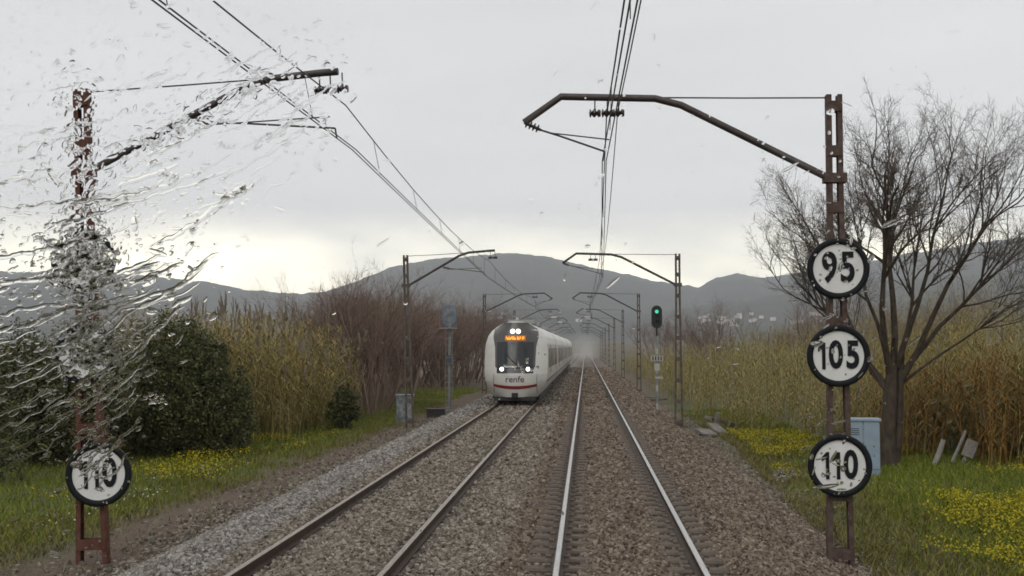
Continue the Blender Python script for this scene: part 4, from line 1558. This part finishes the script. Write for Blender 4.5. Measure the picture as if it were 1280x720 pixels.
P = scatter(4200, right_bed)
hts = []
for x, y in P:
    edge = float(np.interp(y, [34, 38, 44, 50, 60, 80, 130], [11.2, 8.8, 6.6, 5.2, 4.7, 4.6, 4.8]))
    ramp = 0.45 + 0.55 * min(1, max(0, (x - edge) / 2.2))
    hts.append(rnd.uniform(1.9, 3.5) * (1 + 0.22 * fnoise(x, y, 0.35)) * ramp * (1.0 + 0.06 * max(0, x - 9)))
o = reeds('reed_bed', P, hts, [M['reed_green'], M['reed'], M['plume']], 22, 15, 0.03)
tag(o, 'wide bed of olive-brown reeds right of the track', 'reeds', kind='stuff')


def right_brown():
    y = rnd.uniform(31.5, 37.5)
    x = rnd.uniform(8.3, 17.5)
    if y < 34.2 and x < 10.5:
        return None
    return x, y


P = scatter(750, right_brown)
o = reeds('reed_bed', P, [rnd.uniform(1.6, 3.4) for p in P], [M['reed_brown'], M['reed_green'], M['plume']], 23, 17, 0.0, 0.16)
tag(o, 'dead rust-brown reeds behind the bare tree trunk on the right', 'reeds', kind='stuff')


# grass, flowers
def blades(name, pts, h0, h1, material, wd=0.012, seed=5, lean=0.35, lab=None, cat='grass'):
    rg = np.random.default_rng(seed)
    n = len(pts)
    p = np.array([(x, y, ground_z(x, y) - 0.02) for x, y in pts])
    h = rg.uniform(h0, h1, n)
    a = rg.uniform(0, 2 * math.pi, n)
    sd = np.stack([np.cos(a), np.sin(a), 0 * a], 1) * (wd * rg.uniform(0.7, 1.3, n))[:, None]
    ln = np.stack([rg.normal(size=n) * lean, rg.normal(size=n) * lean, np.ones(n)], 1)
    mid = p + ln * np.array((0.4, 0.4, 0.6)) * h[:, None]
    tip = p + ln * h[:, None] * np.array((1.1, 1.1, 0.95))
    V = np.stack([p - sd, p + sd, mid + sd * 0.7, mid - sd * 0.7, tip], 1).reshape(-1, 3)
    k = np.arange(n)[:, None] * 5
    mb = MB().add(V, k + np.array([[0, 1, 2, 3]]))
    mb.Ft.append(k + np.array([[3, 2, 4]]))
    mb.mt.append(np.zeros(n, int))
    o = mb.build(name, material)
    tag(o, lab, cat, kind='stuff')
    return o


def in_left():
    y = 15 + 75 * rnd.random() ** 1.5
    x = -8.6 - 8.2 * rnd.random() ** 1.2
    e = float(np.interp(y, [14, 20, 30, 40], [-10.2, -9.5, -9.0, -8.8])) + 0.9 * fnoise(x, y, 0.45) + 0.25 * rnd.gauss(0, 1)
    return (x, y) if x < e else None


blades('verge_grass', scatter(60000, in_left), 0.06, 0.25, M['grass'], 0.010, 5, 0.4, 'green wet grass on the left verge')


def redge(y):
    return float(np.interp(y, [14, 18, 24, 30, 38, 46, 60], [3.75, 3.75, 3.85, 4.1, 4.5, 4.4, 4.1]))


def in_right():
    y = 14.5 + 45 * rnd.random() ** 1.3
    x = redge(y) + 9.5 * rnd.random() ** 1.1
    if x < redge(y) + 1.6 and rnd.random() < 0.75:
        return None
    e = redge(y) + 0.6 * fnoise(x, y, 0.5) + 0.2 * rnd.gauss(0, 1)
    if x < e or x > 0.55 * y + 2:
        return None
    if y > 36 and x > 8:
        return None
    return x, y


blades('verge_grass', scatter(70000, in_right), 0.06, 0.24, M['grass'], 0.010, 6, 0.4, 'green wet grass on the right verge')


def sparse():
    y = 13 + 50 * rnd.random() ** 1.4
    if rnd.random() < 0.6:
        x = -7.3 - 2.6 * rnd.random()
    else:
        x = 3.3 + 1.3 * rnd.random()
    return (x, y) if fnoise(x + 7, y, 0.8) + 0.3 * rnd.gauss(0, 1) > 0.15 else None


blades('sparse_grass', scatter(5000, sparse), 0.05, 0.22, M['grass_pale'], 0.008, 12, 0.6, 'thin dry grass scattered on the bare soil beside the ballast')


def tuft():
    x, y = 13.2 + rnd.gauss(0, 0.5), 33.3 + rnd.gauss(0, 0.4)
    return x, y


def olive():
    y = 14.5 + 40 * rnd.random() ** 1.3
    x = redge(y) - 0.1 + 2.6 * rnd.random() ** 1.4
    return (x, y) if fnoise(x, y + 3, 0.6) > -0.25 + 0.2 * rnd.gauss(0, 1) else None


blades('verge_grass', scatter(22000, olive), 0.05, 0.24, M['grass_olive'], 0.010, 14, 0.5, 'olive-brown grass between the right ballast shoulder and the green verge')


def olive_left():
    y = 14.5 + 50 * rnd.random() ** 1.4
    x = float(np.interp(y, [14, 20, 30, 40], [-9.4, -9.0, -8.5, -8.3])) - 2.2 * rnd.random()
    return (x, y) if fnoise(x, y + 3, 0.6) > -0.2 + 0.2 * rnd.gauss(0, 1) else None


blades('verge_grass', scatter(12000, olive_left), 0.05, 0.2, M['grass_olive'], 0.010, 15, 0.5, 'olive-brown grass between the left soil strip and the green verge')
blades('dry_grass_tuft', scatter(900, tuft), 0.5, 1.3, M['grass_pale'], 0.012, 9, 0.35, 'pale dry grass tuft at the right edge', 'grass')


def flowers(name, pts, size, m, lab, seed, hz=(0.16, 0.36)):
    rg = np.random.default_rng(seed)
    n = len(pts)
    p = np.array([(x, y, ground_z(x, y)) for x, y in pts])
    p[:, 2] += rg.uniform(hz[0], hz[1], n)
    mb = MB()
    s = size * rg.uniform(0.6, 1.4, n)
    for q in range(2):
        a = rg.uniform(0, 6.28, n)
        u = np.stack([np.cos(a), np.sin(a), rg.normal(size=n) * 0.4], 1) * s[:, None]
        v = np.stack([-np.sin(a), np.cos(a), rg.normal(size=n) * 0.5 + 0.3], 1) * s[:, None]
        V = np.stack([p - u, p - v, p + u, p + v], 1).reshape(-1, 3)
        mb.add(V, np.arange(4)[None] + 4 * np.arange(n)[:, None])
    tag(mb.build(name, m), lab, 'flowers', kind='stuff')


def f_right():
    y = 15 + 27 * rnd.random()
    x = 3.9 + 9.5 * rnd.random()
    if x < redge(y) + 0.2 or x > 0.55 * y + 2:
        return None
    v = fnoise(x + 30, y, 0.33) + 0.4 * fnoise(x, y + 9, 1.2)
    bonus = -0.08 + float(np.interp(x - 0.25 * (y - 18) + 2.0 * fnoise(x, y, 0.5), [4.4, 6.8], [0, 0.8])) * (1 if y < 25 else 0)
    if 33 < y < 42 and x < 7.5:
        bonus = 0.4
    return (x, y) if v + bonus > 0.22 + rnd.random() * 0.35 else None


flowers('yellow_flowers', scatter(24000, f_right), 0.018, M['yellow'], 'yellow wild flowers in the grass on the right verge', 31)


def f_left():
    y = 19 + 22 * rnd.random()
    x = -9.4 - 3.2 * rnd.random()
    v = fnoise(x, y + 40, 0.4)
    return (x, y) if v + (0.25 if y > 26 else 0) > 0.25 + rnd.random() * 0.3 else None


flowers('yellow_flowers', scatter(2600, f_left), 0.019, M['yellow'], 'yellow wild flowers in the grass on the left verge', 32)


def f_white():
    y = 19 + 12 * rnd.random()
    x = -9.3 - 1.3 * rnd.random()
    return (x, y) if fnoise(x, y, 0.7) > 0.05 else None


flowers('white_flowers', scatter(110, f_white), 0.016, M['white_petal'], 'small white flowers at the edge of the left verge', 33)


# ------------------------------------------------------------------ rain-wet windscreen of the cab
def build_windscreen():
    D = 0.62
    eul = cam.rotation_euler.to_matrix()
    right, up, fwd = eul @ Vector((1, 0, 0)), eul @ Vector((0, 1, 0)), eul @ Vector((0, 0, -1))
    tiltq = R_(12)
    n_out = (fwd * math.cos(tiltq) + up * math.sin(tiltq)).normalized()       # outward normal, top leans back
    upp = n_out.cross(right) * -1.0
    upp = (up * math.cos(tiltq) - fwd * math.sin(tiltq)).normalized()
    centre = CAM + fwd * D
    Mx = Matrix(((right.x, upp.x, n_out.x, centre.x), (right.y, upp.y, n_out.y, centre.y), (right.z, upp.z, n_out.z, centre.z), (0, 0, 0, 1)))
    t = thing('cab_windscreen', 'rain-wet glass windscreen of the cab, streaked with water on its left side', 'windscreen', centre)
    t.matrix_world = Mx
    W, Hh = 1.15, 0.52
    MB().box(-W, W, -Hh, Hh, -0.012, -0.0004).build('pane', M['pane'], t)
    fr = MB()
    for (x0, x1, y0, y1) in ((-W - 0.06, W + 0.06, Hh, Hh + 0.06), (-W - 0.06, W + 0.06, -Hh - 0.06, -Hh), (-W - 0.06, -W, -Hh, Hh), (W, W + 0.06, -Hh, Hh)):
        fr.box(x0, x1, y0, y1, -0.03, 0.012)
    fr.build('gasket', M['rubber'], t)

    rg = np.random.default_rng(77)
    K = D / F_PX                                           # metres on the glass per photograph pixel

    def to_glass(u, v):
        return np.stack([(u - 640) * K, (360 - v) * K], -1)

    bv = [-50, 60, 150, 200, 262, 300, 345, 420, 470, 520, 585, 640, 760]
    bu = [430, 455, 462, 430, 335, 290, 245, 215, 190, 165, 150, 95, 60]
    edge = lambda v: np.interp(v, bv, bu)

    # beads
    def beads(name, u, v, r, elong, ang, hk, nseg=10):
        n = len(u)
        c = to_glass(u, v)
        an = np.arange(nseg) * 2 * math.pi / nseg
        rings = [(1.0, 0.0), (0.93, 0.22), (0.74, 0.58), (0.42, 0.88)]
        per = 1 + 0.20 * np.sin(2 * an[None] + rg.uniform(0, 6.3, (n, 1))) * rg.uniform(0, 1, (n, 1)) + 0.16 * np.sin(3 * an[None] + rg.uniform(0, 6.3, (n, 1))) * rg.uniform(0, 1, (n, 1))
        ca, sa = np.cos(ang), np.sin(ang)
        V = []
        for f, hh in rings:
            ex = per * f * np.cos(an)[None] * (r * elong)[:, None]
            ey = per * f * np.sin(an)[None] * r[:, None]
            x = c[:, :1] + ex * ca[:, None] - ey * sa[:, None]
            y = c[:, 1:] + ex * sa[:, None] + ey * ca[:, None]
            V.append(np.stack([x, y, np.broadcast_to((r * hk * hh)[:, None], x.shape)], -1))
        V = np.concatenate(V, 1)                           # n, 4*nseg, 3
        top = np.stack([c[:, 0], c[:, 1], r * hk], -1)[:, None]
        bot = np.stack([c[:, 0], c[:, 1], 0 * r], -1)[:, None]
        V = np.concatenate([V, top, bot, V[:, :nseg]], 1)
        pn = 5 * nseg + 2
        q, j = [], np.arange(nseg)
        k = (j + 1) % nseg
        for s in range(3):
            q.append(np.stack([s * nseg + j, s * nseg + k, (s + 1) * nseg + k, (s + 1) * nseg + j], -1))
        q = np.concatenate(q)
        tr = np.concatenate([np.stack([3 * nseg + j, 3 * nseg + k, np.full(nseg, 4 * nseg)], -1), np.stack([4 * nseg + 2 + k, 4 * nseg + 2 + j, np.full(nseg, 4 * nseg + 1)], -1)])
        off = np.arange(n)[:, None, None] * pn
        mb = MB().add(V.reshape(-1, 3), (q[None] + off).reshape(-1, 4))
        mb.Ft.append((tr[None] + off).reshape(-1, 3))
        mb.mt.append(np.zeros(n * len(tr), int))
        o = mb.build(name, M['water'], t, smooth=True)
        tag(o, kind='stuff')

    # wet side: crowded small drops
    n = 9000
    u = rg.uniform(-330, 480, n)
    v = rg.uniform(-60, 740, n)
    keep = rg.uniform(0, 1, n) < 1 / (1 + np.exp((u - edge(v) + 18) / 16))
    dens = np.interp(v, [-60, 90, 200, 280, 480, 560, 660, 740], [0.35, 0.55, 0.7, 1.0, 0.95, 0.55, 0.28, 0.2])
    dens *= np.interp(u, [0, 60, 140, 300, 470], [0.75, 1.0, 1.0, 0.75, 0.8])
    keep &= rg.uniform(0, 1, n) < dens
    u, v = u[keep], v[keep]
    cu = np.concatenate([rg.normal(112, 24, 500), rg.normal(108, 26, 420), rg.normal(118, 26, 420), rg.normal(98, 14, 50), rg.normal(250, 75, 260)])
    cv = np.concatenate([rg.uniform(100, 560, 500), rg.normal(328, 26, 420), rg.normal(446, 26, 420), rg.normal(580, 22, 50), np.zeros(260)])
    cv[-260:] = 205 - (cu[-260:] - 125) * 0.42 + rg.normal(0, 14, 260)
    soft = np.concatenate([rg.uniform(0.035, 0.13, len(u)), rg.uniform(0.015, 0.06, len(cu))])
    u, v = np.concatenate([u, cu]), np.concatenate([v, cv])
    n = len(u)
    soft = np.where((np.abs(u - 115) < 40) & (v > 90), np.minimum(soft, rg.uniform(0.015, 0.07, n)), soft)
    r = K * (0.9 + rg.exponential(1.05, n)).clip(0.8, 5.0)
    beads('water_drops', u, v, r, rg.uniform(1.0, 2.6, n), rg.normal(0.45, 0.55, n), soft)
    # wiped side: scattered small beads, rings and short dashes
    n = 2000
    u = rg.uniform(60, 1700, n)
    v = rg.uniform(-60, 780, n)
    keep = u > edge(v) + 10
    cl = np.array([mnoise.noise(Vector((a * 0.006, b * 0.006, 4.2))) for a, b in zip(u, v)])
    keep &= rg.uniform(0, 1, n) < np.clip(0.35 + 0.9 * cl + np.where(u > 900, 0.25, 0.0), 0.08, 1)
    u, v = u[keep], v[keep]
    # pearls caught along the old wiper line in front of the signs
    uu = rg.normal(1045, 34, 150)
    vv = rg.uniform(290, 640, 150)
    u, v = np.concatenate([u, uu]), np.concatenate([v, vv])
    n = len(u)
    r = K * (0.7 + rg.exponential(0.75, n)).clip(0.7, 4.2)
    beads('water_drops', u, v, r, np.where(rg.random(n) < 0.2, rg.uniform(2, 6, n), rg.uniform(1, 1.5, n)), rg.normal(0.6, 0.6, n), rg.uniform(0.03, 0.13, n))

    # two burst splashes
    su = np.concatenate([rg.normal(993, 7, 34), rg.normal(184, 7, 30), rg.normal(655, 12, 14)])
    sv = np.concatenate([rg.normal(607, 4.5, 34), rg.normal(506, 6, 30), rg.normal(462, 6, 14)])
    n = len(su)
    beads('water_drops', su, sv, K * rg.uniform(0.9, 2.6, n), rg.uniform(1.0, 2.4, n), rg.uniform(-1.5, 1.5, n), rg.uniform(0.12, 0.26, n))

    # rivulets pushed up and to the right by the wind
    mb = MB()

    def direction(u, v):
        a = np.interp(u, [-200, 40, 150, 250, 330], [0, 4, 16, 34, 42])
        if v < 260:
            a *= 0.75
        if v > 390:
            a = 18 + 0.13 * max(0, u) + 0.05 * (v - 390)
        return R_(a)

    def rivulet(u, v, ln, hw, hk, wob):
        k = max(6, int(ln / 5))
        pts = []
        ph = rg.uniform(0, 6.3)
        for i in range(k + 1):
            pts.append((u, v))
            a = direction(u, v) + wob * math.sin(ph + i * 0.9) + rg.normal() * wob * 0.9
            u, v = u + ln / k * math.cos(a), v - ln / k * math.sin(a)
            if u > edge(v) + rg.uniform(-6, 22):
                break
        if len(pts) < 4:
            return
        g = to_glass(np.array([p[0] for p in pts]), np.array([p[1] for p in pts]))
        m = len(g)
        tn = np.gradient(g, axis=0)
        tn /= np.linalg.norm(tn, axis=1)[:, None]
        nr = np.stack([-tn[:, 1], tn[:, 0]], -1)
        f = np.linspace(0, 1, m)
        wd = hw * K * (np.minimum(1, f / 0.12) ** 0.6) * (np.minimum(1, (1.02 - f) / 0.25) ** 0.5) * (0.75 + 0.5 * rg.random(m))
        wd = np.maximum(wd, 0.00012)
        prof = [(-1.0, 0.0), (-0.8, 0.5), (-0.35, 0.9), (0.35, 0.9), (0.8, 0.5), (1.0, 0.0), (1.0, 0.0), (-1.0, 0.0)]
        V = np.stack([np.concatenate([g + nr * (wd * a)[:, None], (wd * hk * b)[:, None]], 1) for a, b in prof], 1).reshape(-1, 3)
        i = np.arange(m - 1)[:, None] * 8
        j = np.array([0, 1, 2, 3, 4, 6])[None]
        q = j + 1
        mb.add(V, np.stack([i + j, i + 8 + j, i + 8 + q, i + q], -1).reshape(-1, 4))

    for k in range(44):                                     # main fan at the height of the hills
        v = rg.normal(345, 75)
        rivulet(rg.uniform(-120, 240), v, rg.uniform(40, 210), rg.uniform(1.2, 3.6), rg.uniform(0.06, 0.17), 0.16)
    for k in range(60):                                     # finer streaks higher up
        rivulet(rg.uniform(-40, 420), rg.uniform(90, 270), rg.uniform(25, 110), rg.uniform(0.8, 1.7), rg.uniform(0.05, 0.16), 0.25)
    for k in range(42):                                     # steep ones low down
        rivulet(rg.uniform(-60, 170), rg.uniform(420, 600), rg.uniform(25, 120), rg.uniform(0.9, 2.2), rg.uniform(0.07, 0.18), 0.2)
    for k in range(22):                                     # crinkles over the lowest disc
        rivulet(rg.uniform(70, 125), rg.uniform(560, 630), rg.uniform(18, 50), rg.uniform(0.8, 1.6), rg.uniform(0.06, 0.16), 0.3)
    o = mb.build('water_rivulets', M['water'], t, smooth=True)
    tag(o, kind='stuff')


build_windscreen()


# ------------------------------------------------------------------ air: rain haze, and spray behind the train
def volume_mat(name, dens, col):
    m = bpy.data.materials.new(name)
    m.use_nodes = True
    nt = m.node_tree
    nt.nodes.clear()
    o = nt.nodes.new('ShaderNodeOutputMaterial')
    p = nt.nodes.new('ShaderNodeVolumePrincipled')
    p.inputs['Color'].default_value = (*col, 1)
    p.inputs['Density'].default_value = dens
    p.inputs['Anisotropy'].default_value = 0.0
    nt.links.new(p.outputs[0], o.inputs['Volume'])
    return m


hz = MB().box(-7000, 7000, -6500, 7000, -5, 440).build('haze', volume_mat('rain_haze', 1.3e-4, (0.90, 0.94, 1.0)))
tag(hz, 'thin grey rain haze over the whole valley', 'haze', kind='stuff')


def spray(x, y, z, rx, ry, rz, dens):
    bm = bmesh.new()
    bmesh.ops.create_icosphere(bm, subdivisions=3, radius=1)
    bmesh.ops.scale(bm, vec=(rx, ry, rz), verts=bm.verts)
    o = bm_obj('spray_mist', bm, volume_mat('wheel_spray', dens, (0.95, 0.95, 0.95)))
    o.location = (x, y, z)
    tag(o, 'pale spray hanging over the rails at the far end of the train', 'spray', kind='stuff')


spray(-0.3, 240, 1.0, 1.5, 75, 2.8, 0.0011)
spray(-0.6, 280, 2.0, 3.0, 110, 3.6, 0.0007)
spray(-1.2, 340, 2.4, 6.0, 150, 4.6, 0.0006)
